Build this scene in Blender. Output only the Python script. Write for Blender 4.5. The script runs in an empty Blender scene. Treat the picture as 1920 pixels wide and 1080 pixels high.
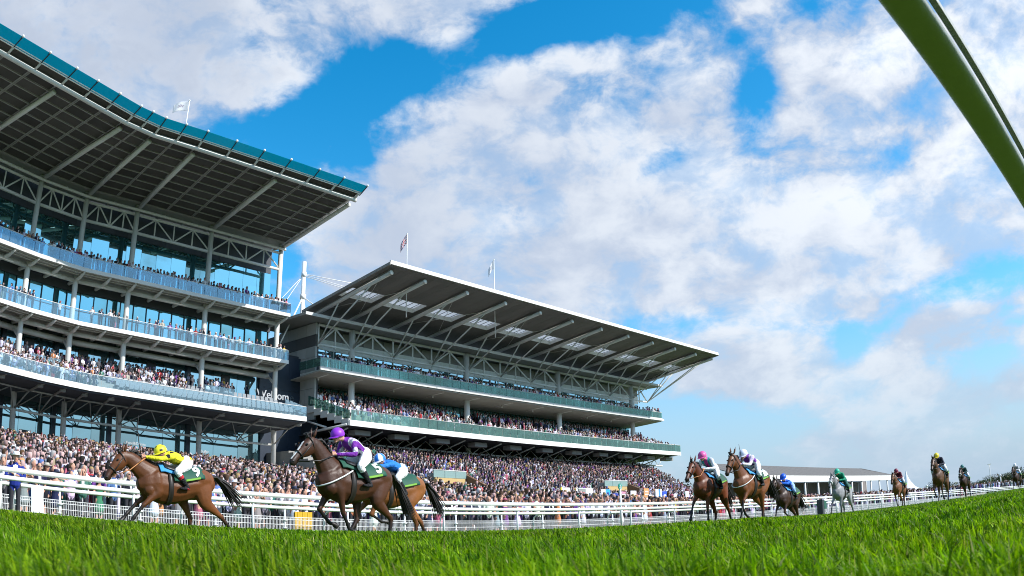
import bpy, bmesh, math, random
import numpy as np
from mathutils import Vector, Matrix

rnd = random.Random(7)
nrng = np.random.default_rng(11)
SC = bpy.context.scene
COL = SC.collection
rad = math.radians

# ------------------------------------------------------------------ camera
CAM_H = 0.16
PITCH, ROLL = 0.28863565, 0.027411
cam = bpy.data.cameras.new('camera')
cam.type = 'PANO'
cam.panorama_type = 'FISHEYE_EQUISOLID'
cam.sensor_width = 36.0
cam.fisheye_lens = 36.0 * 1592.9 / 1920.0
cam.fisheye_fov = rad(120)
cam.lens = 24.0
cam.clip_start, cam.clip_end = 0.05, 9000.0
cam.dof.use_dof = True
cam.dof.focus_distance = 17.0
cam.dof.aperture_fstop = 8.5
SC.cycles.filter_width = 1.0
SC.cycles.pixel_filter_type = 'BLACKMAN_HARRIS'
camo = bpy.data.objects.new('camera', cam)
COL.objects.link(camo)
_c, _s, _cr, _sr = math.cos(PITCH), math.sin(PITCH), math.cos(ROLL), math.sin(ROLL)
def cam_to_world(v):
    x, y, z = v
    x, z = x * _cr + z * _sr, -x * _sr + z * _cr
    return Vector((x, y * _c - z * _s, y * _s + z * _c))
_X, _Y, _Z = cam_to_world((1, 0, 0)), cam_to_world((0, 0, 1)), cam_to_world((0, -1, 0))
camo.matrix_world = Matrix(((_X.x, _Y.x, _Z.x, 0), (_X.y, _Y.y, _Z.y, 0), (_X.z, _Y.z, _Z.z, CAM_H), (0, 0, 0, 1)))
SC.camera = camo

# ------------------------------------------------------------------ sky
SUN_AZ, SUN_EL = rad(104), rad(38)
SKY_STRENGTH = 0.12
CL_LO, CL_HI, CL_GREY, CL_HOT = (3.9, 4.4, 5.35), (5.9, 6.2, 6.65), (3.7, 4.15, 5.0), (7.0, 7.2, 7.45)
HORIZON = (2.9, 3.9, 5.0)
world = bpy.data.worlds.new('World')
SC.world = world
world.use_nodes = True
nt = world.node_tree
nt.nodes.clear()
class G:
    """small node-graph helper"""
    def __init__(self, tree): self.t = tree
    def n(self, kind, **kw):
        nd = self.t.nodes.new(kind)
        for k, v in kw.items(): setattr(nd, k, v)
        return nd
    def l(self, a, b): self.t.links.new(a, b)
    def m(self, op, a, b=None, c=None, clamp=False):
        nd = self.t.nodes.new('ShaderNodeMath'); nd.operation = op; nd.use_clamp = clamp
        for i, v in enumerate((a, b, c)):
            if v is None: continue
            if isinstance(v, (int, float)): nd.inputs[i].default_value = v
            else: self.t.links.new(v, nd.inputs[i])
        return nd.outputs[0]
    def mix(self, f, a, b, mode='MIX'):
        nd = self.t.nodes.new('ShaderNodeMix'); nd.data_type = 'RGBA'; nd.blend_type = mode
        for sock, v in ((nd.inputs[0], f), (nd.inputs[6], a), (nd.inputs[7], b)):
            if isinstance(v, (int, float)): sock.default_value = v
            elif isinstance(v, tuple): sock.default_value = (*v[:3], 1)
            else: self.t.links.new(v, sock)
        return nd.outputs[2]
    def ramp(self, f, stops):
        nd = self.t.nodes.new('ShaderNodeValToRGB')
        el = nd.color_ramp.elements
        while len(el) < len(stops): el.new(0.5)
        for e, (p, c) in zip(el, stops):
            e.position = p; e.color = (*c, 1) if isinstance(c, tuple) else (c, c, c, 1)
        self.t.links.new(f, nd.inputs[0])
        return nd.outputs[0]
    def smooth(self, x, lo, hi):
        nd = self.t.nodes.new('ShaderNodeMapRange'); nd.interpolation_type = 'SMOOTHSTEP'
        self.t.links.new(x, nd.inputs[0]); nd.inputs[1].default_value = lo; nd.inputs[2].default_value = hi
        return nd.outputs[0]
    def noise(self, vec, scale, detail=6, rough=0.55, dist=0.0):
        nd = self.t.nodes.new('ShaderNodeTexNoise')
        if vec is not None: self.t.links.new(vec, nd.inputs['Vector'])
        nd.inputs['Scale'].default_value = scale; nd.inputs['Detail'].default_value = detail
        nd.inputs['Roughness'].default_value = rough; nd.inputs['Distortion'].default_value = dist
        return nd.outputs['Fac']
g = G(nt)
sky = g.n('ShaderNodeTexSky', sky_type='NISHITA', sun_disc=False)
sky.sun_elevation, sky.sun_rotation = SUN_EL, SUN_AZ
sky.altitude, sky.air_density, sky.dust_density, sky.ozone_density = 30, 1.0, 0.6, 3.0
hsv = g.n('ShaderNodeHueSaturation'); hsv.inputs['Hue'].default_value = .487; hsv.inputs['Saturation'].default_value = 1.42; hsv.inputs['Value'].default_value = 1.6
g.l(sky.outputs[0], hsv.inputs['Color'])
geo = g.n('ShaderNodeTexCoord')
sep = g.n('ShaderNodeSeparateXYZ'); g.l(geo.outputs['Generated'], sep.inputs[0])
dx, dy, dz = sep.outputs
az = g.m('ARCTAN2', dx, dy)
el = g.m('ARCSINE', dz)
hz = g.m('ADD', g.m('MAXIMUM', dz, 0.0), 0.16)
comb = g.n('ShaderNodeCombineXYZ')
g.l(g.m('DIVIDE', dx, hz), comb.inputs[0]); g.l(g.m('DIVIDE', dy, hz), comb.inputs[1])
cvec = comb.outputs[0]
pv = g.n('ShaderNodeCombineXYZ')                      # puffs: round overhead, flatter towards the horizon
g.l(dx, pv.inputs[0]); g.l(dy, pv.inputs[1]); g.l(g.m('MULTIPLY', g.m('POWER', g.m('MAXIMUM', dz, 0.0), .85), 1.5), pv.inputs[2])
cvec = pv.outputs[0]
warp = g.n('ShaderNodeTexNoise'); g.l(cvec, warp.inputs['Vector']); warp.inputs['Scale'].default_value = 7; warp.inputs['Detail'].default_value = 5
wv = g.n('ShaderNodeVectorMath', operation='MULTIPLY_ADD'); g.l(warp.outputs['Color'], wv.inputs[0]); wv.inputs[1].default_value = (.07, .07, .07); g.l(cvec, wv.inputs[2])
big = g.noise(wv.outputs[0], 5.2, 10, 0.55, 0.0)
fine = g.noise(wv.outputs[0], 15.0, 9, 0.62, 0.0)
sv = g.n('ShaderNodeVectorMath', operation='ADD'); g.l(wv.outputs[0], sv.inputs[0]); sv.inputs[1].default_value = (.035, -.01, .05)
shade = g.noise(sv.outputs[0], 5.2, 6, 0.55, 0.0)
# cloud banks and gaps: azimuth, elevation, half length, half width, tilt (degrees), weight
BANKS = [(-22, 36, 24, 9, 16, .20), (-38, 32, 14, 10, 0, .14), (3, 37.5, 6, 3, 20, .10),
         (-10, 22.5, 12, 5.5, 22, .18), (-12, 19, 6, 5, 0, .16), (4, 21, 15, 8.0, 14, .20), (15, 28.5, 8, 6, 35, .17), (27, 23, 13, 10, 0, .19),
         (16, 17.5, 17, 4.2, -4, .17), (37, 30, 14, 12, 0, .16), (21, 14.2, 9, 2.0, -6, .14), (30, 17, 8, 3, -4, .14),
         (14.5, 10.2, 7.0, 2.3, -2, .36), (24.5, 8.8, 6.5, 2.0, -4, .32), (29.4, 11.1, 3.4, 1.5, -10, .42),
         (-5, 15, 12, 4, 10, .14), (22, 5.0, 14, 1.6, 4, .14), (33, 6.3, 7, 1.5, 6, .14),
         (-15, 27.0, 6, 3.2, 30, -.36), (-6, 31.0, 8, 2.6, 24, -.34), (4, 34.5, 8, 2.3, 18, -.28), (12, 35.4, 8, 2.0, 8, -.20),
         (-15.8, 19.5, 2.6, 3.6, 0, -.28), (19.2, 28.6, 1.7, 2.8, -20, -.34), (10.8, 24.2, 2.4, 1.1, 18, -.28), (26, 33.5, 5, 1.8, 12, -.24), (33, 28, 2.2, 3.5, -30, -.16), (-8, 26.5, 5, 1.2, 20, -.14), (15.5, 21.5, 1.6, .9, 0, -.16),
         (1.0, 21.0, 3, 1.0, 10, -.16), (16, 12.9, 6, .8, -8, -.22), (34, 13.6, 8, 1.3, 4, -.24), (6, 11.2, 7, 2.4, -12, -.16),
         (11, 5.8, 9, 1.9, 0, -.20), (32.5, 8.6, 4, 1.4, 0, -.18), (23.0, 11.0, 1.6, 2.0, 25, -.22)]
bias = None
for (a0, e0, la, lb, rt, wgt) in BANKS:
    ca, sa = math.cos(rad(rt)), math.sin(rad(rt))
    da = g.m('MULTIPLY', g.m('SUBTRACT', az, rad(a0)), math.cos(rad(e0)))
    de = g.m('SUBTRACT', el, rad(e0))
    p = g.m('ADD', g.m('MULTIPLY', da, ca / rad(la)), g.m('MULTIPLY', de, sa / rad(la)))
    q = g.m('ADD', g.m('MULTIPLY', da, -sa / rad(lb)), g.m('MULTIPLY', de, ca / rad(lb)))
    r2 = g.m('ADD', g.m('MULTIPLY', p, p), g.m('MULTIPLY', q, q))
    w = g.m('MULTIPLY', g.m('POWER', 2.718, g.m('MULTIPLY', r2, -1.1)), wgt)
    bias = w if bias is None else g.m('ADD', bias, w)
dens = g.m('ADD', g.m('ADD', g.m('MULTIPLY', big, 1.30), g.m('MULTIPLY', fine, 0.52)), bias)
cover = g.smooth(dens, 0.825, 1.12)
core = g.smooth(dens, 1.02, 1.36)
# lit side: density falls off towards the sun side of each puff
bright = g.smooth(g.m('ADD', g.m('MULTIPLY', g.m('SUBTRACT', big, shade), 1.6), g.m('MULTIPLY_ADD', fine, 0.9, .05)), 0.30, 0.78)
ccol = g.mix(bright, CL_LO, CL_HI)
ccol = g.mix(g.m('MULTIPLY', core, g.smooth(az, rad(22), rad(-30))), ccol, CL_GREY)
ccol = g.mix(g.m('MULTIPLY', g.m('MULTIPLY', core, g.smooth(az, rad(12), rad(32))), g.smooth(el, rad(14), rad(24))), ccol, CL_HOT)
ccol = g.mix(g.m('MULTIPLY', g.smooth(el, rad(15), rad(3)), .45), ccol, HORIZON)
hazec = g.mix(g.smooth(el, rad(18), rad(-1)), hsv.outputs[0], HORIZON)
low = g.smooth(el, rad(0.5), rad(9))
thin = g.m('MULTIPLY_ADD', g.smooth(fine, .36, .58), .30, .70)
full = g.mix(g.m('MULTIPLY', g.m('MULTIPLY', cover, g.m('MAXIMUM', thin, core)), g.m('MULTIPLY_ADD', low, 0.45, 0.5)), hazec, ccol)
bg = g.n('ShaderNodeBackground'); bg.inputs['Strength'].default_value = SKY_STRENGTH
g.l(full, bg.inputs['Color'])
g.l(bg.outputs[0], g.n('ShaderNodeOutputWorld').inputs['Surface'])

# ------------------------------------------------------------------ sun, exposure
sun = bpy.data.lights.new('sun', 'SUN')
sun.energy, sun.angle, sun.color = 5.0, rad(0.53), (1.0, 0.965, 0.915)
suno = bpy.data.objects.new('sun', sun); COL.objects.link(suno)
_d = Vector((math.sin(SUN_AZ) * math.cos(SUN_EL), math.cos(SUN_AZ) * math.cos(SUN_EL), math.sin(SUN_EL)))
suno.rotation_euler = _d.to_track_quat('Z', 'Y').to_euler()
suno.location = _d * 200
SC.view_settings.view_transform = 'Standard'
SC.view_settings.look = 'None'
SC.view_settings.exposure = 0.32
SC.view_settings.gamma = 1.0
SC.view_settings.use_curve_mapping = False
SC.cycles.max_bounces = 7
SC.cycles.transparent_max_bounces = 10
SC.cycles.use_denoising = True

# ------------------------------------------------------------------ helpers
U = Vector((math.sin(rad(41.5)), math.cos(rad(41.5)), 0))       # along the course, away from us
N = Vector((U.y, -U.x, 0))                                        # from the stands towards the course
def W(s, p, z=0.0):
    """world point: s metres along the course, p metres across it from the camera towards the stands"""
    return U * s - N * p + Vector((0, 0, z))

MATS = {}
def mat(name, col=(.5, .5, .5), rough=.5, metal=0.0, spec=0.5, grain=0.0, gscale=8.0, bump=0.0, attr=None, objcol=False, coat=0.0, vary=0.0):
    if name in MATS: return MATS[name]
    m = bpy.data.materials.new(name); m.use_nodes = True
    t = m.node_tree; b = t.nodes['Principled BSDF']; h = G(t)
    b.inputs['Roughness'].default_value = rough; b.inputs['Metallic'].default_value = metal
    b.inputs['Specular IOR Level'].default_value = spec; b.inputs['Coat Weight'].default_value = coat
    src = (*col, 1)
    out = None
    if attr: 
        a = h.n('ShaderNodeAttribute', attribute_name=attr); out = a.outputs['Color']
    elif objcol:
        out = h.n('ShaderNodeObjectInfo').outputs['Color']
    if grain or bump:
        tc = h.n('ShaderNodeTexCoord')
        nz = h.noise(tc.outputs['Object'], gscale, 6, .6)
        if grain:
            f = h.m('MULTIPLY_ADD', nz, 2 * grain, 1 - grain)
            mx = h.n('ShaderNodeMix', data_type='RGBA', blend_type='MULTIPLY'); mx.inputs[0].default_value = 1
            if out is None: mx.inputs[6].default_value = src
            else: h.l(out, mx.inputs[6])
            cc = h.n('ShaderNodeCombineColor')
            for i in range(3): h.l(f, cc.inputs[i])
            h.l(cc.outputs[0], mx.inputs[7]); out = mx.outputs[2]
        if bump:
            bp = h.n('ShaderNodeBump'); bp.inputs['Strength'].default_value = bump; bp.inputs['Distance'].default_value = .02 if bump < .5 else .05
            h.l(nz, bp.inputs['Height']); h.l(bp.outputs[0], b.inputs['Normal'])
    if vary:
        oi = h.n('ShaderNodeObjectInfo'); f = h.m('MULTIPLY_ADD', oi.outputs['Random'], 2 * vary, 1 - vary)
        cc = h.n('ShaderNodeCombineColor')
        for i in range(3): h.l(f, cc.inputs[i])
        out = h.mix(1.0, col if out is None else out, cc.outputs[0], 'MULTIPLY')
    if out is None: b.inputs['Base Color'].default_value = src
    else: h.l(out, b.inputs['Base Color'])
    MATS[name] = m
    return m

def glass_mat(name, tint, refl, clear, rough=.02, diff=None):
    """architectural glass: part mirror, part clear (or dark behind), a little tinted body"""
    if name in MATS: return MATS[name]
    m = bpy.data.materials.new(name); m.use_nodes = True
    t = m.node_tree; t.nodes.clear(); h = G(t)
    gl = h.n('ShaderNodeBsdfGlossy'); gl.inputs['Color'].default_value = (*refl, 1); gl.inputs['Roughness'].default_value = rough
    if clear: 
        bd = h.n('ShaderNodeBsdfTransparent'); bd.inputs['Color'].default_value = (*tint, 1)
    else:
        bd = h.n('ShaderNodeBsdfDiffuse'); bd.inputs['Color'].default_value = (*tint, 1)
    if not clear:                                  # no two panes are hung quite alike
        oi = h.n('ShaderNodeObjectInfo'); ge = h.n('ShaderNodeNewGeometry'); cb = h.n('ShaderNodeCombineXYZ')
        h.l(h.m('MULTIPLY_ADD', oi.outputs['Random'], .036, -.018), cb.inputs[0]); h.l(h.m('MULTIPLY_ADD', h.m('FRACT', h.m('MULTIPLY', oi.outputs['Random'], 17.3)), .036, -.018), cb.inputs[2])
        va = h.n('ShaderNodeVectorMath', operation='ADD'); h.l(ge.outputs['Normal'], va.inputs[0]); h.l(cb.outputs[0], va.inputs[1])
        vn = h.n('ShaderNodeVectorMath', operation='NORMALIZE'); h.l(va.outputs[0], vn.inputs[0]); h.l(vn.outputs[0], gl.inputs['Normal'])
    fr = h.n('ShaderNodeFresnel'); fr.inputs['IOR'].default_value = 1.5
    fac = h.m('ADD', h.m('MULTIPLY', fr.outputs[0], .9), diff[1] if diff else (.0 if clear else .45), clamp=True)
    mx = h.n('ShaderNodeMixShader'); h.l(fac, mx.inputs[0]); h.l(bd.outputs[0], mx.inputs[1]); h.l(gl.outputs[0], mx.inputs[2])
    res = mx.outputs[0]
    if clear and diff:
        df = h.n('ShaderNodeBsdfDiffuse'); df.inputs['Color'].default_value = (*diff[0], 1)
        m2 = h.n('ShaderNodeMixShader'); m2.inputs[0].default_value = diff[2]
        h.l(res, m2.inputs[1]); h.l(df.outputs[0], m2.inputs[2]); res = m2.outputs[0]
    h.l(res, h.n('ShaderNodeOutputMaterial').inputs[0])
    MATS[name] = m
    return m

class MB:
    """collects shapes into one mesh"""
    def __init__(self): self.v, self.f, self.mi, self.cur = [], [], [], 0
    def add(self, vs, fs):
        o = len(self.v); self.v += [tuple(x) for x in vs]
        self.f += [tuple(i + o for i in f) for f in fs]; self.mi += [self.cur] * len(fs)
    def box(self, c, d, ax=None):
        """centre, full sizes, optional 3 axis vectors"""
        c = Vector(c); ax = ax or (Vector((1, 0, 0)), Vector((0, 1, 0)), Vector((0, 0, 1)))
        a, b, e = (Vector(ax[i]) * (d[i] / 2) for i in range(3))
        self.hexa([c - a - b - e, c + a - b - e, c + a + b - e, c - a + b - e, c - a - b + e, c + a - b + e, c + a + b + e, c - a + b + e])
    def hexa(self, p):
        self.add(p, [(3, 2, 1, 0), (4, 5, 6, 7), (0, 1, 5, 4), (1, 2, 6, 5), (2, 3, 7, 6), (3, 0, 4, 7)])
    def slab(self, quad, t, up=(0, 0, 1)):
        """quad corners of the lower side (counter-clockwise from above), thickness along up"""
        up = Vector(up) * t; q = [Vector(x) for x in quad]
        self.hexa(q + [x + up for x in q])
    def tube(self, pts, r, n=8, cap=True, r2=None):
        pts = [Vector(p) for p in pts]; k = len(pts)
        rs = r if isinstance(r, (list, tuple)) else [r + ((r2 if r2 is not None else r) - r) * i / max(1, k - 1) for i in range(k)]
        o = len(self.v); prev = None
        for i, p in enumerate(pts):
            tan = (pts[min(i + 1, k - 1)] - pts[max(i - 1, 0)]).normalized()
            if prev is None:
                a = tan.cross(Vector((0, 0, 1)))
                if a.length < 1e-3: a = Vector((1, 0, 0))
            else:
                a = prev - tan * prev.dot(tan)
            a.normalize(); b = tan.cross(a); prev = a
            for j in range(n):
                t = 2 * math.pi * j / n
                self.v.append(tuple(p + (a * math.cos(t) + b * math.sin(t)) * rs[i]))
        for i in range(k - 1):
            for j in range(n):
                j2 = (j + 1) % n
                self.f.append((o + i * n + j2, o + i * n + j, o + (i + 1) * n + j, o + (i + 1) * n + j2)); self.mi.append(self.cur)
        if cap:
            self.f.append(tuple(o + j for j in range(n))); self.mi.append(self.cur)
            self.f.append(tuple(o + (k - 1) * n + j for j in reversed(range(n)))); self.mi.append(self.cur)
    def ball(self, c, r, n=8, m=6, sc=(1, 1, 1)):
        c = Vector(c); vs = [c + Vector((0, 0, r * sc[2]))]
        for i in range(1, m):
            ph = math.pi * i / m
            for j in range(n):
                t = 2 * math.pi * j / n
                vs.append(c + Vector((r * sc[0] * math.sin(ph) * math.cos(t), r * sc[1] * math.sin(ph) * math.sin(t), r * sc[2] * math.cos(ph))))
        vs.append(c - Vector((0, 0, r * sc[2]))); fs = []
        for j in range(n): fs.append((0, 1 + j, 1 + (j + 1) % n))
        for i in range(m - 2):
            for j in range(n):
                a = 1 + i * n; fs.append((a + j, a + n + j, a + n + (j + 1) % n, a + (j + 1) % n))
        a = 1 + (m - 2) * n
        for j in range(n): fs.append((a + j, len(vs) - 1, a + (j + 1) % n))
        self.add(vs, fs)
    def mesh(self, name, mats, smooth=False):
        me = bpy.data.meshes.new(name); me.from_pydata(self.v, [], self.f)
        for m in (mats if isinstance(mats, (list, tuple)) else [mats]): me.materials.append(m)
        me.polygons.foreach_set('material_index', self.mi)
        if smooth: me.polygons.foreach_set('use_smooth', [True] * len(self.f))
        me.update(); return me
    def build(self, name, mats, parent=None, smooth=False, **props):
        return put(name, self.mesh(name, mats, smooth), parent, **props)

def put(name, me, parent=None, **props):
    o = bpy.data.objects.new(name, me); COL.objects.link(o)
    if parent is not None: o.parent = parent
    for k, v in props.items(): o[k] = v
    return o
def thing(name, label, cat, loc=(0, 0, 0), rz=0.0, group=None):
    o = bpy.data.objects.new(name, None); COL.objects.link(o); o.location = loc; o.rotation_euler.z = rz
    o.empty_display_size = .3
    o['label'] = label; o['category'] = cat
    if group: o['group'] = group
    return o
def tag(o, label, cat, group=None):
    o['label'] = label; o['category'] = cat
    if group: o['group'] = group
    return o
def np_mesh(name, co, faces_flat, loop_start, mats, col=None, smooth=False, midx=None):
    me = bpy.data.meshes.new(name)
    me.vertices.add(len(co)); me.vertices.foreach_set('co', np.asarray(co, np.float32).ravel())
    me.loops.add(len(faces_flat)); me.loops.foreach_set('vertex_index', np.asarray(faces_flat, np.int32))
    me.polygons.add(len(loop_start)); me.polygons.foreach_set('loop_start', np.asarray(loop_start, np.int32))
    for m in mats: me.materials.append(m)
    if midx is not None: me.polygons.foreach_set('material_index', np.asarray(midx, np.int32))
    if smooth: me.polygons.foreach_set('use_smooth', np.ones(len(loop_start), bool))
    me.update(calc_edges=True)
    if col is not None:
        a = me.color_attributes.new('tint', 'FLOAT_COLOR', 'POINT')
        a.data.foreach_set('color', np.asarray(col, np.float32).ravel())
    return me
STRUCT = dict(kind='structure')
# ------------------------------------------------------------------ ground
SIL_A = [-180, -50, -35, -28, -24, -17, -9, -3, 3, 11, 19, 26, 35, 60, 180]
SIL_E = [0, .10, .10, .30, .42, .36, .26, .26, .10, -.06, -.24, -.60, -.95, -.9, 0]
FALL_S, FALL_Z = [45, 61, 77, 102, 167, 400], [0, -.09, -.23, -.45, -1.2, -2.4]
def ground_z(x, y):
    """height of the turf: a shallow swell by the camera, then the crown of the course"""
    x = np.asarray(x, float); y = np.asarray(y, float)
    r = np.hypot(x, y); a = np.degrees(np.arctan2(x, y))
    t = np.tan(np.radians(np.interp(a, SIL_A, SIL_E)))
    near = np.minimum(r, 5.0) * t
    crown = np.interp(r, [0, 5, 10, 20, 40, 90], [0, .02, .15, .17, .05, 0]) * np.interp(a, [-110, -60, 11, 16, 19, 23, 27], [0, 1, 1, .9, .6, .2, 0])
    w = np.clip((r - 4) / 5, 0, 1); w = w * w * (3 - 2 * w)
    fall = np.interp(x * U.x + y * U.y, FALL_S, FALL_Z)          # the course dips away to the right
    return near * (1 - w) + (crown + fall) * w
def gz(v): return float(ground_z(v[0], v[1]))

m_turf = mat('turf_soil', (.05, .085, .015), .95, spec=.1)
t = m_turf.node_tree; h = G(t)
tc = h.n('ShaderNodeTexCoord')
n1 = h.noise(tc.outputs['Object'], .35, 4, .6); n2 = h.noise(tc.outputs['Object'], 60, 3, .6); n3 = h.noise(tc.outputs['Object'], 4, 4, .6)
cc = h.mix(h.smooth(n3, .3, .7), (.038, .085, .008), (.075, .15, .014))
cc = h.mix(h.m('MULTIPLY', h.smooth(n1, .4, .7), .5), cc, (.095, .15, .02))
cc = h.mix(h.m('MULTIPLY', h.smooth(n2, .5, .8), .4), cc, (.025, .06, .006))
h.l(cc, t.nodes['Principled BSDF'].inputs['Base Color'])
bp = h.n('ShaderNodeBump'); bp.inputs['Strength'].default_value = .7; bp.inputs['Distance'].default_value = .04
h.l(n2, bp.inputs['Height']); h.l(bp.outputs[0], t.nodes['Principled BSDF'].inputs['Normal'])

angs = np.radians(np.concatenate([np.arange(-44, 44, 1.0), np.arange(44, 316, 8.0)]))
rr = np.concatenate([[0.02], np.geomspace(.15, 60, 70), np.geomspace(75, 5000, 18)])
A, RR = np.meshgrid(angs, rr)
X, Y = RR * np.sin(A), RR * np.cos(A)
co = np.stack([X.ravel(), Y.ravel(), ground_z(X, Y).ravel()], 1)
na, nr = len(angs), len(rr)
ii, jj = np.meshgrid(np.arange(nr - 1), np.arange(na), indexing='ij')
j2 = (jj + 1) % na
fl = np.stack([ii * na + jj, ii * na + j2, (ii + 1) * na + j2, (ii + 1) * na + jj], -1).reshape(-1, 4)[:, ::-1]
me = np_mesh('turf', co, fl.ravel(), np.arange(len(fl)) * 4, [m_turf], smooth=True)
put('turf', me, **STRUCT)

# grass blades around the lens: one growing mass
m_grass = mat('grass_blade', (.06, .13, .012), .5, spec=.16, attr='tint')
b = m_grass.node_tree.nodes['Principled BSDF']
tl = m_grass.node_tree.nodes.new('ShaderNodeBsdfTranslucent'); mxs = m_grass.node_tree.nodes.new('ShaderNodeMixShader'); mxs.inputs[0].default_value = .38
h = G(m_grass.node_tree)
at = [n for n in m_grass.node_tree.nodes if n.type == 'ATTRIBUTE'][0]
h.l(h.mix(1.0, at.outputs['Color'], (1.5, 1.7, .6), 'MULTIPLY'), tl.inputs['Color'])
out = [n for n in m_grass.node_tree.nodes if n.type == 'OUTPUT_MATERIAL'][0]
h.l(b.outputs[0], mxs.inputs[1]); h.l(tl.outputs[0], mxs.inputs[2]); h.l(mxs.outputs[0], out.inputs[0])
def grass(n, r0, r1, power, hmean, width, seed, amin=-41, amax=41):
    g_ = np.random.default_rng(seed)
    a = np.radians(g_.uniform(amin, amax, n)); u_ = g_.random(n)
    r = (r0 ** power + u_ * (r1 ** power - r0 ** power)) ** (1 / power)
    x, y = r * np.sin(a), r * np.cos(a)
    z = ground_z(x, y)
    # tufts: length varies over the ground
    tuft = .5 + .25 * np.sin(x * 9.1 + 1.3 * np.sin(y * 7.7)) + .25 * np.sin(y * 12.3 + 1.7 * np.sin(x * 8.3 + 2))
    right = np.interp(np.degrees(a), [-40, 5, 16, 40], [1, 1, .93, .88])
    hgt = hmean * right * (.50 + .34 * tuft + .36 * g_.random(n)) * np.where(g_.random(n) < .05, 1.2, 1)
    w = width * (.6 + .8 * g_.random(n)) * np.clip(r / 1.0, 1.0, 9) ** .55
    ori = g_.uniform(0, 2 * np.pi, n); lean = hgt * np.abs(g_.normal(.46, .28, n)); ld = g_.normal(-.5, 1.2, n)
    wx, wy = np.cos(ori) * w / 2, np.sin(ori) * w / 2
    lx, ly = np.cos(ld) * -lean, np.sin(ld) * lean
    vs = []
    for k, (f, ww) in enumerate(((0, .75), (.38, 1.0), (.72, .72))):
        cx, cy, cz = x + lx * f ** 2, y + ly * f ** 2, z + hgt * (f - .14 * f ** 3 * (lean / hgt))
        vs += [np.stack([cx - wx * ww, cy - wy * ww, cz], 1), np.stack([cx + wx * ww, cy + wy * ww, cz], 1)]
    vs.append(np.stack([x + lx, y + ly, z + hgt * (1 - .3 * (lean / hgt))], 1))
    V = np.stack(vs, 1)
    base = (np.arange(n) * 7)[:, None]
    tri = np.array([0, 1, 3, 0, 3, 2, 2, 3, 5, 2, 5, 4, 4, 5, 6])
    F = (base + tri[None]).ravel()
    c0 = np.array([[.070, .160, .0015], [.108, .215, .002], [.190, .305, .006], [.036, .092, .001]])[g_.integers(0, 4, n)]
    dry = g_.random(n) < .05
    c0[dry] = np.array([.24, .25, .09])
    patch = .5 + .5 * np.sin(x * 2.3 + 2 * np.sin(y * 1.1)) * np.sin(y * 1.9 + 1.5 * np.sin(x * 1.7))
    deep = .5 + .5 * np.sin(x * 5.1 + 2.2 * np.sin(y * 3.3 + 1)) * np.sin(y * 4.7 + 1.9 * np.sin(x * 2.9))
    c0 = c0 * g_.uniform(.65, 1.4, (n, 1)) * (.66 + .55 * deep)[:, None] * (1 + np.array([.35, .12, 0]) * (patch - .4)[:, None])
    fade = np.array([.55, .55, .85, .85, 1.05, 1.05, 1.2])  # shade between blades put into the colour: dark foot, bright tip
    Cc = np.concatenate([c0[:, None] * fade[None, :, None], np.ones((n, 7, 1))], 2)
    return V.reshape(-1, 3), F, Cc.reshape(-1, 4)
Vs, Fs, Cs, off = [], [], [], 0
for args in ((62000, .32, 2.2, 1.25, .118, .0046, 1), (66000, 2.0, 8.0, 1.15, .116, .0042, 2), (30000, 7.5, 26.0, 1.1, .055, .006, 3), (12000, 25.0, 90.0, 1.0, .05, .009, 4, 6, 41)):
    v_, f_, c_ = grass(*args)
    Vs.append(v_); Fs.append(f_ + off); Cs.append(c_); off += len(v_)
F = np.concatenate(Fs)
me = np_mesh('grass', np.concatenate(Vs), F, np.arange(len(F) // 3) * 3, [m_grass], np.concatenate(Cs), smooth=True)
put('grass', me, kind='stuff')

# ------------------------------------------------------------------ enclosure and terrace under the crowd
def lawn_z(s, p):
    """standing height for the crowd"""
    s = np.asarray(s, float); p = np.asarray(p, float)
    left = np.interp(p, [26, 78, 84], [0, 5.9, 6.0])
    right = np.interp(p, [30, 52, 78, 84], [0, 1.4, 9.1, 9.1])
    w = np.clip((s - 46) / 9, 0, 1)
    return left * (1 - w) + right * w
def edge_s(p): return np.interp(p, [44, 52, 62, 75, 80], [150, 95, 106, 119, 121])
m_conc = mat('terrace_concrete', (.30, .29, .27), .9, grain=.25, gscale=3)
mb = MB()
for i in range(60):
    p0, p1 = 26 + i * .95, 26 + (i + 1) * .95
    for s0, s1 in ((-40, 46), (46, 51), (51, None)):
        if s1 is None: s1 = float(edge_s(p1)) + .5
        z0, z1 = float(lawn_z(s0 + .01, p0)), float(lawn_z(s1, p0))
        za = (z0, z1) if s0 != 51 else (z1, z1)
        if s0 == 46: za = (float(lawn_z(46, p0)), float(lawn_z(51, p0)))
        if s0 == 51: za = (float(lawn_z(60, p0)),) * 2
        mb.hexa([W(s0, p0, -.5), W(s1, p0, -.5), W(s1, p1, -.5), W(s0, p1, -.5), W(s0, p0, za[0]), W(s1, p0, za[1]), W(s1, p1, za[1]), W(s0, p1, za[0])])
mb.build('terrace', m_conc, **STRUCT)

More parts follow.
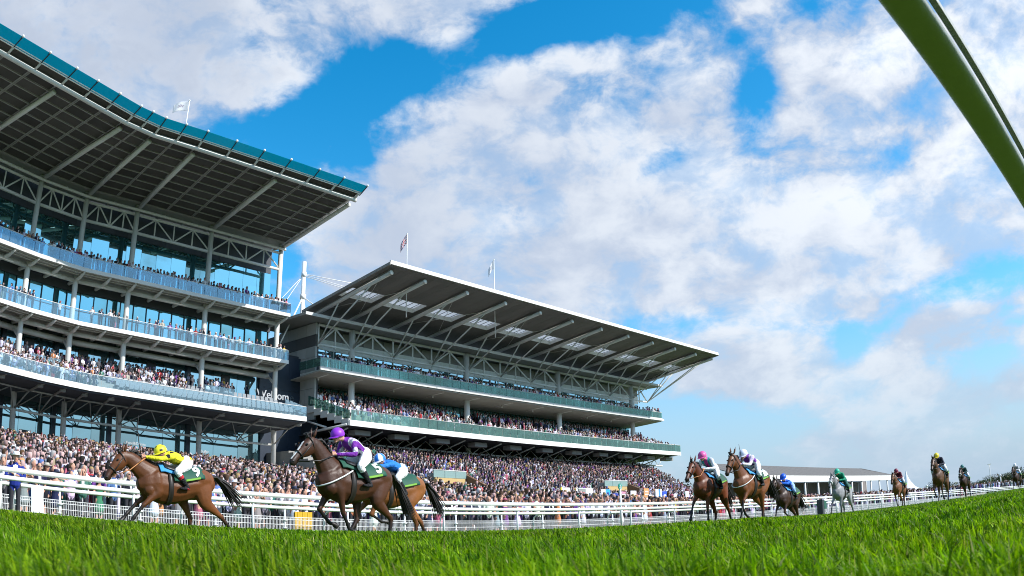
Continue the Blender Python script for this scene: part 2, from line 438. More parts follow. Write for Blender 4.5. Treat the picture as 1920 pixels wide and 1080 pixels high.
# ------------------------------------------------------------------ rails
m_white = mat('white_plastic', (.80, .80, .79), .35, grain=.06, gscale=1.5, coat=.1)
m_wpost = mat('white_post_paint', (.74, .74, .74), .45, grain=.10, gscale=6)
base0 = W(0, 21)
fr = thing('running_rail', 'white double running rail on straight posts beside the galloping horses', 'rail', W(30, 21))
org = Vector(fr.location)
def rel(v): return Vector(v) - org
S0, S1 = -12, 330
ss = [S0 + i * (S1 - S0) / 90 for i in range(91)]
def fz(s): return float(np.interp(s, FALL_S, FALL_Z))
mb = MB(); mb.tube([rel(W(s, 21, 1.215 + fz(s))) for s in ss], .066, 12); mb.build('top_rail', m_white, fr, True)
mb = MB(); mb.tube([rel(W(s, 21.03, 1.01 + fz(s))) for s in ss], .058, 12); mb.build('lower_rail', m_white, fr, True)
mb = MB()
mb.tube([(0, 0, -.1), (0, 0, 1.16)], .036, 8)
mb.tube([(0, 0, .93), (0, 0, .95)], .05, 8); mb.tube([(0, 0, 1.07), (0, 0, 1.09)], .05, 8)
pm = mb.mesh('post', m_wpost, True)
for k in range(56):
    o = put('post', pm, fr); s_ = 1.25 + 3.75 * k - 3.75; o.location = rel(W(s_, 21.06, fz(s_)))

gr = thing('gooseneck_rail', 'white single rail on curved gooseneck posts behind the double rail', 'rail', W(30, 23.5)); org = Vector(gr.location)
mb = MB(); mb.tube([rel(W(s, 23.5, .95 + fz(s))) for s in ss], .055, 12); mb.build('top_rail', m_white, gr, True)
mb = MB()
mb.tube([U * 0 - N * .55 + Vector((0, 0, -.1)), -N * .55 + Vector((0, 0, .62)), -N * .5 + Vector((0, 0, .78)), -N * .36 + Vector((0, 0, .88)), -N * .02 + Vector((0, 0, .93))], .032, 8)
pm = mb.mesh('gooseneck_post', m_wpost, True)
for k in range(44):
    o = put('gooseneck_post', pm, gr); s_ = .65 + 5.5 * k - 11; o.location = rel(W(s_, 23.5, fz(s_)))

mf = thing('mesh_fence', 'low white wire mesh fence in front of the front row of spectators', 'fence', W(30, 25.4)); org = Vector(mf.location)
mb = MB(); L = 2.74
for k in range(46):
    x = L * (k + .5) / 46; c = U * x
    mb.box(c + Vector((0, 0, .38)), (.011, .011, .62), (U, N, Vector((0, 0, 1))))
for z in (.07, .24, .42, .60, .69): mb.box(U * (L / 2) + N * .012 + Vector((0, 0, z)), (L, .012, .018), (U, N, Vector((0, 0, 1))))
panel = mb.mesh('mesh_panel', m_wpost)
mb = MB(); mb.tube([(0, 0, -.1), (0, 0, .98)], .035, 8); mb.ball((0, 0, .98), .035, 8, 4); mb.box((0, 0, .58), (.15, .15, .05)); mb.box((0, 0, .30), (.13, .13, .04))
pm = mb.mesh('clamp_post', m_wpost, True)
for k in range(46):
    s = -6 + 2.8 * k
    o = put('mesh_panel', panel, mf); o.location = rel(W(s + .03, 25.4, fz(s)))
    o = put('clamp_post', pm, mf); o.location = rel(W(s, 25.4, fz(s)))

# the inner rail right above the lens
hd = rad(43.7)
V1 = Vector((math.sin(hd), math.cos(hd), 0)); V2 = Vector((-V1.y, V1.x, 0))
inr = thing('inner_rail', 'thick smooth rail arching overhead across the top right corner', 'rail', (0, 0, 0))
mb = MB()
prof = [(.303 + .044 * math.copysign(abs(math.cos(t)) ** .6, math.cos(t)), 1.130 + .017 * math.copysign(abs(math.sin(t)) ** .75, math.sin(t))) for t in [2 * math.pi * i / 28 for i in range(28)]]
st = [-5, -3, -2, -1, -.5, 0, .5, 1, 2, 4, 8, 16, 32, 64, 128, 256]
vs = [V1 * s + V2 * o + Vector((0, 0, z)) for s in st for (o, z) in prof]
fs = [(i * 28 + j, i * 28 + (j + 1) % 28, (i + 1) * 28 + (j + 1) % 28, (i + 1) * 28 + j) for i in range(len(st) - 1) for j in range(28)]
mb.add(vs, fs); mb.build('top_rail', mat('rail_plastic', (.36, .37, .32), .42, grain=.10, gscale=14, coat=.1, bump=.25), inr, True)
mb = MB()
for s0, s1 in zip(st[:-1], st[1:]):
    q = [V1 * s0 + V2 * .243, V1 * s1 + V2 * .243, V1 * s1 + V2 * .259, V1 * s0 + V2 * .259]
    mb.slab([x + Vector((0, 0, 1.148)) for x in q], .02)
mb.build('edge_strip', mat('worn_aluminium', (.30, .31, .29), .6, metal=.3, grain=.7, gscale=120), inr)
for s in (-3.2, 3.4, 7.2, 11, 14.8, 18.6, 22.4):
    mb = MB(); b0 = V1 * s
    mb.tube([b0 - V2 * .25 + Vector((0, 0, -.1)), b0 - V2 * .25 + Vector((0, 0, .7)), b0 - V2 * .15 + Vector((0, 0, .98)), b0 + V2 * .3 + Vector((0, 0, 1.115))], .032, 8)
    mb.build('gooseneck_post', m_wpost, inr, True)
# ------------------------------------------------------------------ left grandstand
RZ = rad(48.5)
FOOT = W(0, 80)
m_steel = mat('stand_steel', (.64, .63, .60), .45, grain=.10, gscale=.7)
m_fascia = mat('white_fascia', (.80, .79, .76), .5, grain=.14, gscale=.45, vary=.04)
m_dsteel = mat('shaded_steelwork', (.33, .32, .30), .6, grain=.2, gscale=.7)  # steel colour darkened to carry the shade under the terrace
m_soffit = mat('concrete_soffit', (.34, .33, .30), .85, grain=.25, gscale=.9)
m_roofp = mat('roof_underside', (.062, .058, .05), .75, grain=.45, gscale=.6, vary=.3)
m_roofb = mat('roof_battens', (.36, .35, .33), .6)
m_slate = mat('slate_panel', (.055, .062, .075), .7, grain=.3, gscale=.8, vary=.2)
m_frame = mat('dark_frame', (.03, .035, .04), .5)
m_wallglass = glass_mat('curtain_glass', (.010, .050, .060), (.38, .80, .88), False, .015)
m_wallglass2 = glass_mat('lower_glass', (.02, .055, .065), (.60, .88, .96), False, .02)
m_balclear = glass_mat('clear_balustrade_glass', (.80, .92, .96), (.75, .9, 1.0), True, .03, ((.40, .52, .58), .04, .10))
m_balglass = glass_mat('balustrade_glass', (.62, .82, .90), (.60, .82, .94), True, .03, ((.34, .48, .57), .09, .09))
m_greenglass = glass_mat('green_balustrade_glass', (.66, .84, .79), (.7, .9, .85), True, .03, ((.30, .46, .42), .03, .12))
m_blueglass = mat('canopy_blue_glass', (.0, .30, .44), .12)
_t = m_blueglass.node_tree; _h = G(_t)
_tl = _h.n('ShaderNodeBsdfTranslucent'); _tl.inputs[0].default_value = (.0, .50, .58, 1); _tp = _h.n('ShaderNodeBsdfTransparent'); _tp.inputs[0].default_value = (.02, .60, .66, 1)
_m1, _m2 = _h.n('ShaderNodeMixShader'), _h.n('ShaderNodeMixShader'); _m1.inputs[0].default_value = .75; _m2.inputs[0].default_value = .25
_h.l(_tp.outputs[0], _m1.inputs[1]); _h.l(_tl.outputs[0], _m1.inputs[2]); _h.l(_m1.outputs[0], _m2.inputs[1]); _h.l(_t.nodes['Principled BSDF'].outputs[0], _m2.inputs[2])
_h.l(_m2.outputs[0], [n for n in _t.nodes if n.type == 'OUTPUT_MATERIAL'][0].inputs[0])
m_navy = mat('navy_cladding', (.018, .030, .052), .45, grain=.25, gscale=.7)

ls = thing('grandstand', 'tall curved grandstand at the left with a blue glass canopy edge', 'grandstand', FOOT, RZ)
LV = [(50.35, 0), (50.1, 0), (40.65, 0), (31.3, 0), (25.3, .15), (19.6, -1.0), (11.0, -4.0), (2.2, -7.1), (-6.7, -10.25), (-15.6, -13.4)]
LV = [Vector(v) for v in LV]
LM = []
for i in range(len(LV)):
    d1 = (LV[i] - LV[i - 1]) if i else LV[1] - LV[0]
    d2 = (LV[i + 1] - LV[i]) if i < len(LV) - 1 else d1
    n1, n2 = (Vector((d.y, -d.x)).normalized() for d in (d1, d2))
    if n1.y > 0: n1, n2 = -n1, -n2
    m_ = (n1 + n2).normalized(); LM.append(m_ / m_.dot(n1))
LT = [0.0]
for i in range(1, len(LV)): LT.append(LT[-1] + (LV[i] - LV[i - 1]).length)
def LP(t, q, z):
    i = max(0, min(len(LT) - 2, next((k for k in range(len(LT) - 1) if t <= LT[k + 1]), len(LT) - 2)))
    f = (t - LT[i]) / (LT[i + 1] - LT[i])
    v = LV[i].lerp(LV[i + 1], f) + LM[i].lerp(LM[i + 1], f) * q
    return Vector((v.x, v.y, z))
BAYS = [(LT[i], LT[i + 1]) for i in range(1, len(LT) - 1)]
NDIV = [3, 3, 2, 2, 3, 3, 3, 3]
def path(t0, t1, q, z, step=2.0):
    n_ = max(1, int((t1 - t0) / step)); ts = sorted(set([t0 + (t1 - t0) * k / n_ for k in range(n_ + 1)] + [x for x in LT if t0 < x < t1]))
    return [LP(t, q, z) for t in ts]
TEND = LT[-1]
def strip(mb, t0, t1, prof_, step=3.0):
    """sweep a closed (q,z) outline along the stand"""
    ts = sorted(set([t0, t1] + [x for x in LT if t0 < x < t1]))
    k = len(prof_); vs = [LP(t, q, z) for t in ts for (q, z) in prof_]; fs = []
    for i in range(len(ts) - 1):
        for j in range(k): fs.append((i * k + j, i * k + (j + 1) % k, (i + 1) * k + (j + 1) % k, (i + 1) * k + j))
    fs.append(tuple(range(k))[::-1]); fs.append(tuple((len(ts) - 1) * k + j for j in range(k)))
    mb.add(vs, fs)
def pane(name, t0, t1, qz0, qz1, m, parent, th=.03, gap=.012, **kw):
    """one sheet between two path positions, from (q,z) to (q,z)"""
    a, b = t0 + gap, t1 - gap
    (q0, z0), (q1, z1) = qz0, qz1
    L_ = math.hypot(q1 - q0, z1 - z0); nq, nz = -(z1 - z0) / L_ * th, (q1 - q0) / L_ * th
    ee = [LP(a, q0, z0), LP(b, q0, z0), LP(b, q1, z1), LP(a, q1, z1)]
    ff = [LP(a, q0 + nq, z0 + nz), LP(b, q0 + nq, z0 + nz), LP(b, q1 + nq, z1 + nz), LP(a, q1 + nq, z1 + nz)]
    mb = MB(); mb.hexa(ee + ff); return mb.build(name, m, parent, **kw)

# columns
for i in range(1, 9):
    mb = MB(); t = LT[i]
    mb.tube([LP(t, 0, 4), LP(t, 0, 33.0)], .29, 14); mb.build('column', m_steel, ls, True)
# roof: dark panels hung below a pale batten sheet
RQ0, RZ0, RQ1, RZ1 = -1.6, 32.72, 13.8, 34.72
def rz_(q): return RZ0 + (RZ1 - RZ0) * (q - RQ0) / (RQ1 - RQ0)
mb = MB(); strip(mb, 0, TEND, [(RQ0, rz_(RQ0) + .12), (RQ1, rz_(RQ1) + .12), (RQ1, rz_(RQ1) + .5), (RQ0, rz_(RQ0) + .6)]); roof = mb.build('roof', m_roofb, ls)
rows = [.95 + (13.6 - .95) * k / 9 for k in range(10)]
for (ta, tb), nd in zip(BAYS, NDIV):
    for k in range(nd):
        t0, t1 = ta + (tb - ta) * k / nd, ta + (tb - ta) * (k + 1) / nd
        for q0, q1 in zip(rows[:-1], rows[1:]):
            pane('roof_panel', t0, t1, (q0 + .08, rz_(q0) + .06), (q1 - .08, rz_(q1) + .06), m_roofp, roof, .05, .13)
        # brackets carrying the glazed edge, and short arms at the back
        if k or True:
            mb = MB(); mb.tube([LP(t0, 13.8, 34.5), LP(t0, 14.65, 34.9)], .11, 8); mb.build('edge_bracket', m_steel, ls, True)
            mb = MB(); mb.tube([LP(t0, .6, 32.5), LP(t0, -1.7, 32.9)], .10, 8); mb.build('back_bracket', m_steel, ls, True)
        pane('edge_panel', t0, t1, (13.95, 34.72), (14.6, 34.98), m_roofp, ls, .05, .1)
for q in rows:
    mb = MB(); strip(mb, 0, TEND, [(q - .05, rz_(q) - .06), (q + .05, rz_(q) - .055), (q + .05, rz_(q) + .03), (q - .05, rz_(q) + .025)]); mb.build('purlin', m_roofb, roof)
for (ta, tb), nd in zip(BAYS, NDIV):
    for k in range(1, nd):
        for d_ in (-.09, .09):
            t0 = ta + (tb - ta) * k / nd + d_
            mb = MB(); mb.tube([LP(t0, .95, rz_(.95) - .02), LP(t0, 13.6, rz_(13.6) - .02)], .05, 4); mb.build('rib', m_roofb, roof)
for i in range(1, 9):
    mb = MB(); t = LT[i]
    mb.tube([LP(t, .2, 32.62), LP(t, 12.95, 34.16)], .235, 14); mb.tube([LP(t, 12.95, 34.16), LP(t, 13.03, 34.17)], .25, 14)
    mb.build('raker', m_steel, ls, True)
mb = MB(); mb.tube(path(0, TEND, 13.85, 34.45), .22, 12); mb.build('lip_tube', m_steel, ls, True)
mb = MB(); mb.tube(path(0, TEND, .6, 32.35), .16, 10); mb.build('tie_tube', m_steel, ls, True)
mb = MB(); mb.tube(path(0, TEND, 14.72, 34.90), .055, 8); mb.build('white_edge_tube', m_fascia, ls, True)
mb = MB(); mb.tube(path(0, TEND, 14.86, 35.0), .05, 8); mb.build('white_edge_tube', m_fascia, ls, True)
mb = MB(); strip(mb, 0, TEND, [(13.8, 35.05), (14.6, 35.1), (14.6, 35.16), (13.8, 35.2)]); mb.build('edge_sheet', m_roofb, ls)
tc_ = 0.0
k = 0
while tc_ < TEND - 1:
    w_ = 3.1
    for b_ in LT:
        if tc_ < b_ < tc_ + w_ + .8: w_ = b_ - tc_ if b_ - tc_ > 1.5 else w_
    t1 = min(TEND, tc_ + w_)
    o = pane('canopy_pane', tc_, t1, (14.72, 34.98), (15.75, 35.48), m_blueglass, ls, .03, .03)
    mb = MB(); mb.tube([LP(tc_ + .04, 14.5, 34.8), LP(tc_ + .04, 15.78, 35.42)], .06, 6); mb.build('canopy_arm', m_frame, ls)
    mb = MB(); mb.ball(LP(tc_ + .04, 15.84, 35.5), .13, 8, 5); mb.build('arm_cap', m_fascia, ls, True)
    tc_ = t1
# truss in the column plane, slate panels and the tall glazing behind it
for (ta, tb), nd in zip(BAYS, NDIV):
    nq = 4
    for z, r in ((30.0, .17), (32.0, .15)):
        mb = MB(); mb.tube([LP(ta + .28, 0, z), LP(tb - .28, 0, z)], r, 10); mb.build('truss_chord', m_steel, ls, True)
    zz = [30.0, 32.0, 30.0, 32.0, 30.0]
    for j in range(nq):
        t0, t1 = ta + (tb - ta) * j / nq, ta + (tb - ta) * (j + 1) / nq
        mb = MB(); mb.tube([LP(t0, 0, zz[j]), LP(t1, 0, zz[j + 1])], .085, 8); mb.build('truss_diagonal', m_steel, ls, True)
        if j: mb = MB(); mb.tube([LP(t0, 0, 30.0), LP(t0, 0, 32.0)], .085, 8); mb.build('truss_post', m_steel, ls, True)
        pane('slate_panel', t0, t1, (-2, 29.95), (-2, 33.4), m_slate, ls, .08, .012)
    np_ = 5 if tb - ta > 8 else 3
    for j in range(np_):
        t0, t1 = ta + (tb - ta) * j / np_, ta + (tb - ta) * (j + 1) / np_
        pane('window_pane', t0, t1, (-2, 24.45), (-2, 29.9), m_wallglass, ls, .05, .012)
    n6 = 6 if tb - ta > 8 else 4
    for j in range(n6):
        t0, t1 = ta + (tb - ta) * j / n6, ta + (tb - ta) * (j + 1) / n6
        pane('window_pane', t0, t1, (-2, 19.05), (-2, 21.0), m_wallglass, ls, .05, .03)
        pane('window_pane', t0, t1, (-2, 21.1), (-2, 22.9), m_wallglass, ls, .05, .03)
        mb = MB(); mb.box(LP(t0, -1.95, 21), (.07, .16, 4.0)); mb.build('mullion', m_frame, ls)
    for j in range(3):
        t0, t1 = ta + (tb - ta) * j / 3, ta + (tb - ta) * (j + 1) / 3
        pane('window_pane', t0, t1, (-3.2, 15.2), (-3.2, 18.1), m_wallglass2, ls, .05, .02)
        pane('window_pane', t0, t1, (-2.6, 6.0), (-2.6, 11.2), m_wallglass2, ls, .05, .02)
    # a dark doorway in each bay, on both lower floors
    for (q, z0, z1) in ((-3.1, 15.2, 17.4), (-2.5, 6.0, 8.3)):
        tm = ta + (tb - ta) * .44
        pane('doorway', tm, tm + 1.1, (q, z0), (q, z1), m_frame, ls, .06, 0)
    mb = MB(); mb.box(LP(ta + .1, -3.0, 16.7), (.45, .3, 3.2)); mb.build('pier', m_navy, ls)
    mb = MB(); mb.box(LP(ta + .1, -2.45, 8.7), (.45, .25, 5.6)); mb.build('pier', m_navy, ls)
    # floor beams and brackets
    for zb, qe in ((23.55, 2.3), (18.2, 2.3)):
        mb = MB(); mb.tube([LP(ta, 0, zb), LP(tb, 0, zb)], .24, 10); mb.build('beam', m_steel, ls, True)
        for j in range(nd):
            t0 = ta + (tb - ta) * j / nd
            mb = MB(); p0, p1 = LP(t0, -1.8, zb + .05), LP(t0, qe - .1, zb + .42)
            mb.tube([p0, LP(t0, 1.0, zb + .1), p1], [.19, .19, .11], 8); mb.build('bracket', m_steel, ls, True)
    mb = MB(); mb.tube([LP(ta, -1.6, 17.7), LP(tb, -1.6, 17.7)], .30, 10); mb.build('beam', m_steel, ls, True)
    mb = MB(); mb.tube([LP(ta, 0, 9.75), LP(tb, 0, 9.75)], .13, 10); mb.build('beam', m_steel, ls, True)
    mb = MB(); mb.tube([LP(ta, 3.0, 11.35), LP(tb, 3.0, 11.35)], .07, 8); mb.build('beam', m_steel, ls, True)
    mb = MB()
    for j in range(4):
        t0, t1 = ta + (tb - ta) * j / 4, ta + (tb - ta) * (j + 1) / 4
        za, zb2 = (9.75, 11.35) if j % 2 == 0 else (11.35, 9.75)
        qa, qb = (0, 3) if j % 2 == 0 else (3, 0)
        mb.tube([LP(t0, qa, za), LP(t1, qb, zb2)], .05, 6)
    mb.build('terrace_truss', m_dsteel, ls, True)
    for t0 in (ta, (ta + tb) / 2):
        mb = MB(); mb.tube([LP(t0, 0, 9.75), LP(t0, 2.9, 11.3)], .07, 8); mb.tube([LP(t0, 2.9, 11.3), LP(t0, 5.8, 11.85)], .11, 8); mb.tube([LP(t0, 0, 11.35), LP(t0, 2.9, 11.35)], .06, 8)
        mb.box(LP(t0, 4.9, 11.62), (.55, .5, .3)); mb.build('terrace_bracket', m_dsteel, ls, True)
    # knee braces under the second balcony
    mb = MB(); mb.tube([LP(ta, -.1, 16.6), LP(ta, -1.7, 17.8)], .15, 8); mb.build('knee_brace', m_steel, ls, True)
# slabs, fascias, balustrades
for zb, nm in ((24.0, 'upper'), (18.65, 'lower')):
    mb = MB(); strip(mb, 0, TEND, [(-2.1, zb), (2.2, zb), (2.2, zb + .33), (-2.1, zb + .33)]); mb.build('balcony_slab', m_soffit, ls)
    mb = MB(); strip(mb, 0, TEND, [(2.2, zb - .02), (2.36, zb - .02), (2.36, zb + .36), (2.2, zb + .36)]); mb.build('balcony_fascia', m_fascia if zb < 20 else m_steel, ls)
    for t_ in range(2):
        mb = MB(); mb.tube(path(0, TEND, .9 + t_ * .8, zb - .05), .05, 6); mb.build('soffit_pipe', m_steel, ls, True)
mb = MB(); strip(mb, 0, TEND, [(5.95, 11.9), (6.15, 11.9), (6.15, 12.4), (5.95, 12.4)]); mb.build('terrace_fascia', m_fascia, ls)
mb = MB()
for k in range(8):
    q1 = 5.95 - k * 1.02; z1 = 12.3 + k * .36
    strip(mb, 0, TEND, [(q1 - 1.02, z1 - .35), (q1, z1 - .35), (q1, z1), (q1 - 1.02, z1)])
strip(mb, 0, TEND, [(-3.3, 14.6), (-2.2, 14.6), (-2.2, 15.0), (-3.3, 15.0)])
mb.build('seating_terrace', m_soffit, ls)
mb = MB(); strip(mb, 0, TEND, [(-3.4, 18.0), (-2.0, 18.0), (-2.0, 18.6), (-3.4, 18.6)]); mb.build('header', m_slate, ls)
mb = MB(); strip(mb, 0, TEND, [(-2.2, 22.95), (-1.9, 22.95), (-1.9, 24.0), (-2.2, 24.0)]); mb.build('header', m_slate, ls)
mb = MB(); strip(mb, 0, TEND, [(-2.9, 11.2), (5.9, 11.75), (5.9, 11.9), (-2.9, 11.5)]); mb.build('terrace_soffit', m_slate, ls)
mb = MB(); strip(mb, 0, TEND, [(-14, 5.6), (-3.4, 5.6), (-3.4, 33.3), (-14, 33.3)]); mb.build('core_wall', m_slate, ls)
for q, z, hgt in ((2.28, 24.36, 1.1), (2.28, 19.01, 1.12), (6.05, 12.4, 1.02)):
    n_ = int(TEND / 1.56)
    for k in range(n_):
        pane('glass_panel', k * TEND / n_, (k + 1) * TEND / n_, (q, z), (q + .02, z + hgt), m_balglass if z > 22 else m_balclear, ls, .025, .02)
    mb = MB(); mb.tube(path(0, TEND, q, z + hgt + .03), .035, 6); mb.build('handrail', m_steel, ls, True)
    # end return at the right-hand end
    mb = MB(); a = LP(0, q, z); b_ = LP(0, q - 4.2, z + (1.4 if z < 13 else 0)); mb.slab([a + Vector((.02, 0, 0)), b_ + Vector((.02, 0, 0)), b_ + Vector((.05, 0, 0)), a + Vector((.05, 0, 0))], hgt); mb.build('glass_panel', m_balglass, ls)
# inner glass screens on the seating terrace
for t0 in (LT[4] + 1.5, LT[2] - 3.4, LT[6] + 1):
    pane('glass_screen', t0, t0 + 3.6, (1.4, 13.9), (1.42, 15.1), m_balclear, ls, .03, 0)
# seats at the emptier right-hand end
m_seat = mat('grey_seat', (.27, .29, .31), .45)
mb = MB(); mb.box((0, 0, .42), (.44, .40, .06)); mb.box((0, .2, .66), (.44, .06, .46)); mb.box((0, 0, .2), (.1, .1, .4)); seatm = mb.mesh('seat', m_seat)
for row in range(6):
    for k in range(36):
        t = .8 + k * .58
        if (row * 7 + k * 3) % 17 == 0: continue
        o = put('seat', seatm, ls); o.location = LP(t, 5.4 - row * 1.02, 12.31 + row * .36)

# dark link wall with the lettering, between the two stands
lk = thing('link_building', 'dark navy cladded wall between the two grandstands', 'building', FOOT, RZ)
for k in range(4):
    for j in range(5):
        mb = MB(); mb.box((49.6 + 1.1 + 2.2 * k, 3.2, 2.3 + 4.1 * j), (2.18, .3, 4.08)); mb.build('wall_panel', m_navy, lk)
mb = MB(); mb.box((54, 8, 10.6), (9.0, 9.0, 21)); mb.build('wall', m_slate, lk)
mb = MB(); mb.box((56.0, 2.6, 5.0), (3.6, .2, 5.6)); mb.build('maroon_panel', mat('maroon_panel', (.075, .028, .022), .6, grain=.2), lk)
def text_mesh(txt, size, extrude=.01, align='CENTER', bold=0.0):
    cu = bpy.data.curves.new('lettering', 'FONT'); cu.body = txt; cu.size = size; cu.extrude = extrude; cu.align_x = align; cu.offset = bold; cu.resolution_u = 3
    o = bpy.data.objects.new('tmp', cu); COL.objects.link(o)
    dg = bpy.context.evaluated_depsgraph_get(); me = bpy.data.meshes.new_from_object(o.evaluated_get(dg)); bpy.data.objects.remove(o); bpy.data.curves.remove(cu)
    return me
m_letter = mat('white_letter', (.85, .85, .85), .4)
_pb = m_letter.node_tree.nodes['Principled BSDF']; _pb.inputs['Emission Color'].default_value = (1, 1, 1, 1); _pb.inputs['Emission Strength'].default_value = .45      # backlit letters
def lettering(name, txt, size, loc, label, m, ex=.03, bold=0.0, cat='lettering'):
    me = text_mesh(txt, size, ex, bold=bold); me.materials.clear(); me.materials.append(m)
    o = put(name, me); o.matrix_world = Matrix.Translation(FOOT) @ Matrix.Rotation(RZ, 4, 'Z') @ Matrix.Translation(loc) @ Matrix.Rotation(rad(90), 4, 'X')
    return tag(o, label, cat)
# ------------------------------------------------------------------ lettering on the left stand and link wall
lettering('welcome_lettering', 'Welcom', 1.28, (51.72, 2.93, 15.5), 'white letters reading Welcom on the dark link wall', m_letter)
lettering('welcome_last_letter', 'e', 1.28, (54.35, 2.93, 15.5), 'dim last letter e of the welcome word on the link wall', mat('dim_letter', (.10, .12, .14), .5))
lettering('bar_lettering', 'Food&Drinks', .42, (34.3, 2.3, 8.35), 'small white lettering on the ground floor glass behind the yellow jockey', m_letter, .02)
lettering('buffet_lettering', 'Buffet', .42, (42.6, 2.3, 8.35), 'tiny white lettering on the ground floor glass right of the column', m_letter, .02)

# ------------------------------------------------------------------ right grandstand: local x along, y = -q (away from the course)
rs = thing('grandstand', 'long straight grandstand with a sloping flat roof on raking beams', 'grandstand', FOOT, RZ)
def RP(s, q, z): return Vector((s, -q, z))
XA, XB = 55.6, 125.6
NODES = [55.97] + [60.9 + 6.62 * k for k in range(10)] + [125.5]
def cloth_mat(name, col):
    m = mat(name, col, .8); t = m.node_tree; tl = t.nodes.new('ShaderNodeBsdfTranslucent'); tl.inputs[0].default_value = (*col, 1); mx = t.nodes.new('ShaderNodeMixShader'); mx.inputs[0].default_value = .5
    o = [n for n in t.nodes if n.type == 'OUTPUT_MATERIAL'][0]; t.links.new(t.nodes['Principled BSDF'].outputs[0], mx.inputs[1]); t.links.new(tl.outputs[0], mx.inputs[2]); t.links.new(mx.outputs[0], o.inputs[0]); return m
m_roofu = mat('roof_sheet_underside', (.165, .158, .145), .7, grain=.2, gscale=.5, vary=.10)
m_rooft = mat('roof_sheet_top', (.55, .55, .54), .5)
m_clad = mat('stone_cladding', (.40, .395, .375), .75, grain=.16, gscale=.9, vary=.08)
m_dband = mat('dark_band', (.075, .072, .07), .7)
m_louvre = mat('grey_louvre', (.29, .28, .265), .7, grain=.12, gscale=1.2)
m_wpan = mat('white_wall_panel', (.82, .82, .80), .6, grain=.12, gscale=.6, vary=.06)
m_sky = mat('skylight_frame', (.72, .72, .70), .5)
m_skyg = cloth_mat('skylight_glass', (.9, .92, .94))
# roof in long strips, interrupted by a row of skylights
def rzr(q): return 26.3 + .127 * (q + 2.2)
R0, R1 = 55.1, 126.9
for k in range(11):
    s0, s1 = (R0 if k == 0 else NODES[k] ), (R1 if k == 10 else NODES[k + 1])
    for q0, q1, in ((-2.2, 4.3), (7.0, 14.0)):
        n_ = 5
        for j in range(n_):
            a, b_ = s0 + (s1 - s0) * j / n_, s0 + (s1 - s0) * (j + 1) / n_
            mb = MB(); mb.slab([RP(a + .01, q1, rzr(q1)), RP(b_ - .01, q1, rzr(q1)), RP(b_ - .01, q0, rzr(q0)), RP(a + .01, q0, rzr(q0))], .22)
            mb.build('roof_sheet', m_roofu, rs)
    # strip between the two runs of sheeting: solid next to the beams, glazed between
    g0, g1 = s0 + (s1 - s0) * .08, s1 - (s1 - s0) * .08
    for a, b_ in ((s0, g0), (g1, s1)):
        mb = MB(); mb.slab([RP(a, 6.99, rzr(6.99)), RP(b_, 6.99, rzr(6.99)), RP(b_, 4.31, rzr(4.31)), RP(a, 4.31, rzr(4.31))], .22); mb.build('roof_sheet', m_roofu, rs)
    mb = MB(); mb.slab([RP(g0, 6.98, rzr(7) + .5), RP(g1, 6.98, rzr(7) + .5), RP(g1, 4.32, rzr(4.3) + .5), RP(g0, 4.32, rzr(4.3) + .5)], .03); o = mb.build('skylight', m_skyg, rs)
    mb = MB()
    mb.slab([RP(g0, 7.0, rzr(7.) - .02), RP(g1, 7.0, rzr(7.) - .02), RP(g1, 6.93, rzr(7.) - .02), RP(g0, 6.93, rzr(7.) - .02)], .55)
    mb.slab([RP(g0, 4.37, rzr(4.3) - .02), RP(g1, 4.37, rzr(4.3) - .02), RP(g1, 4.3, rzr(4.3) - .02), RP(g0, 4.3, rzr(4.3) - .02)], .55)
    mb.slab([RP(g0, 6.92, rzr(7) - .02), RP(g0 + .06, 6.92, rzr(7) - .02), RP(g0 + .06, 4.38, rzr(4.3) - .02), RP(g0, 4.38, rzr(4.3) - .02)], .55)
    mb.slab([RP(g1 - .06, 6.92, rzr(7) - .02), RP(g1, 6.92, rzr(7) - .02), RP(g1, 4.38, rzr(4.3) - .02), RP(g1 - .06, 4.38, rzr(4.3) - .02)], .55)
    mb.build('skylight_curb', m_sky, o)
    mb = MB()
    for j in range(6):
        a = g0 + (g1 - g0) * (j + .5) / 6
        mb.slab([RP(a, 6.9, rzr(7) + .42), RP(a + .05, 6.9, rzr(7) + .42), RP(a + .05, 4.4, rzr(4.4) + .42), RP(a, 4.4, rzr(4.4) + .42)], .05)
    mb.build('skylight_bars', m_frame, o)
mb = MB()
mb.slab([RP(R0, 14.2, rzr(14.0) + .06), RP(R1, 14.2, rzr(14.0) + .06), RP(R1, 14.01, rzr(14.0) + .06), RP(R0, 14.01, rzr(14.0) + .06)], .42)
mb.build('roof_front_edge', m_fascia, rs)
for s in (R0 - .12, R1):
    mb = MB(); mb.slab([RP(s, 14.2, rzr(14.2) - .06), RP(s + .12, 14.2, rzr(14.2) - .06), RP(s + .12, -2.3, rzr(-2.3) - .06), RP(s, -2.3, rzr(-2.3) - .06)], .31); mb.build('roof_side_edge', m_louvre, rs)
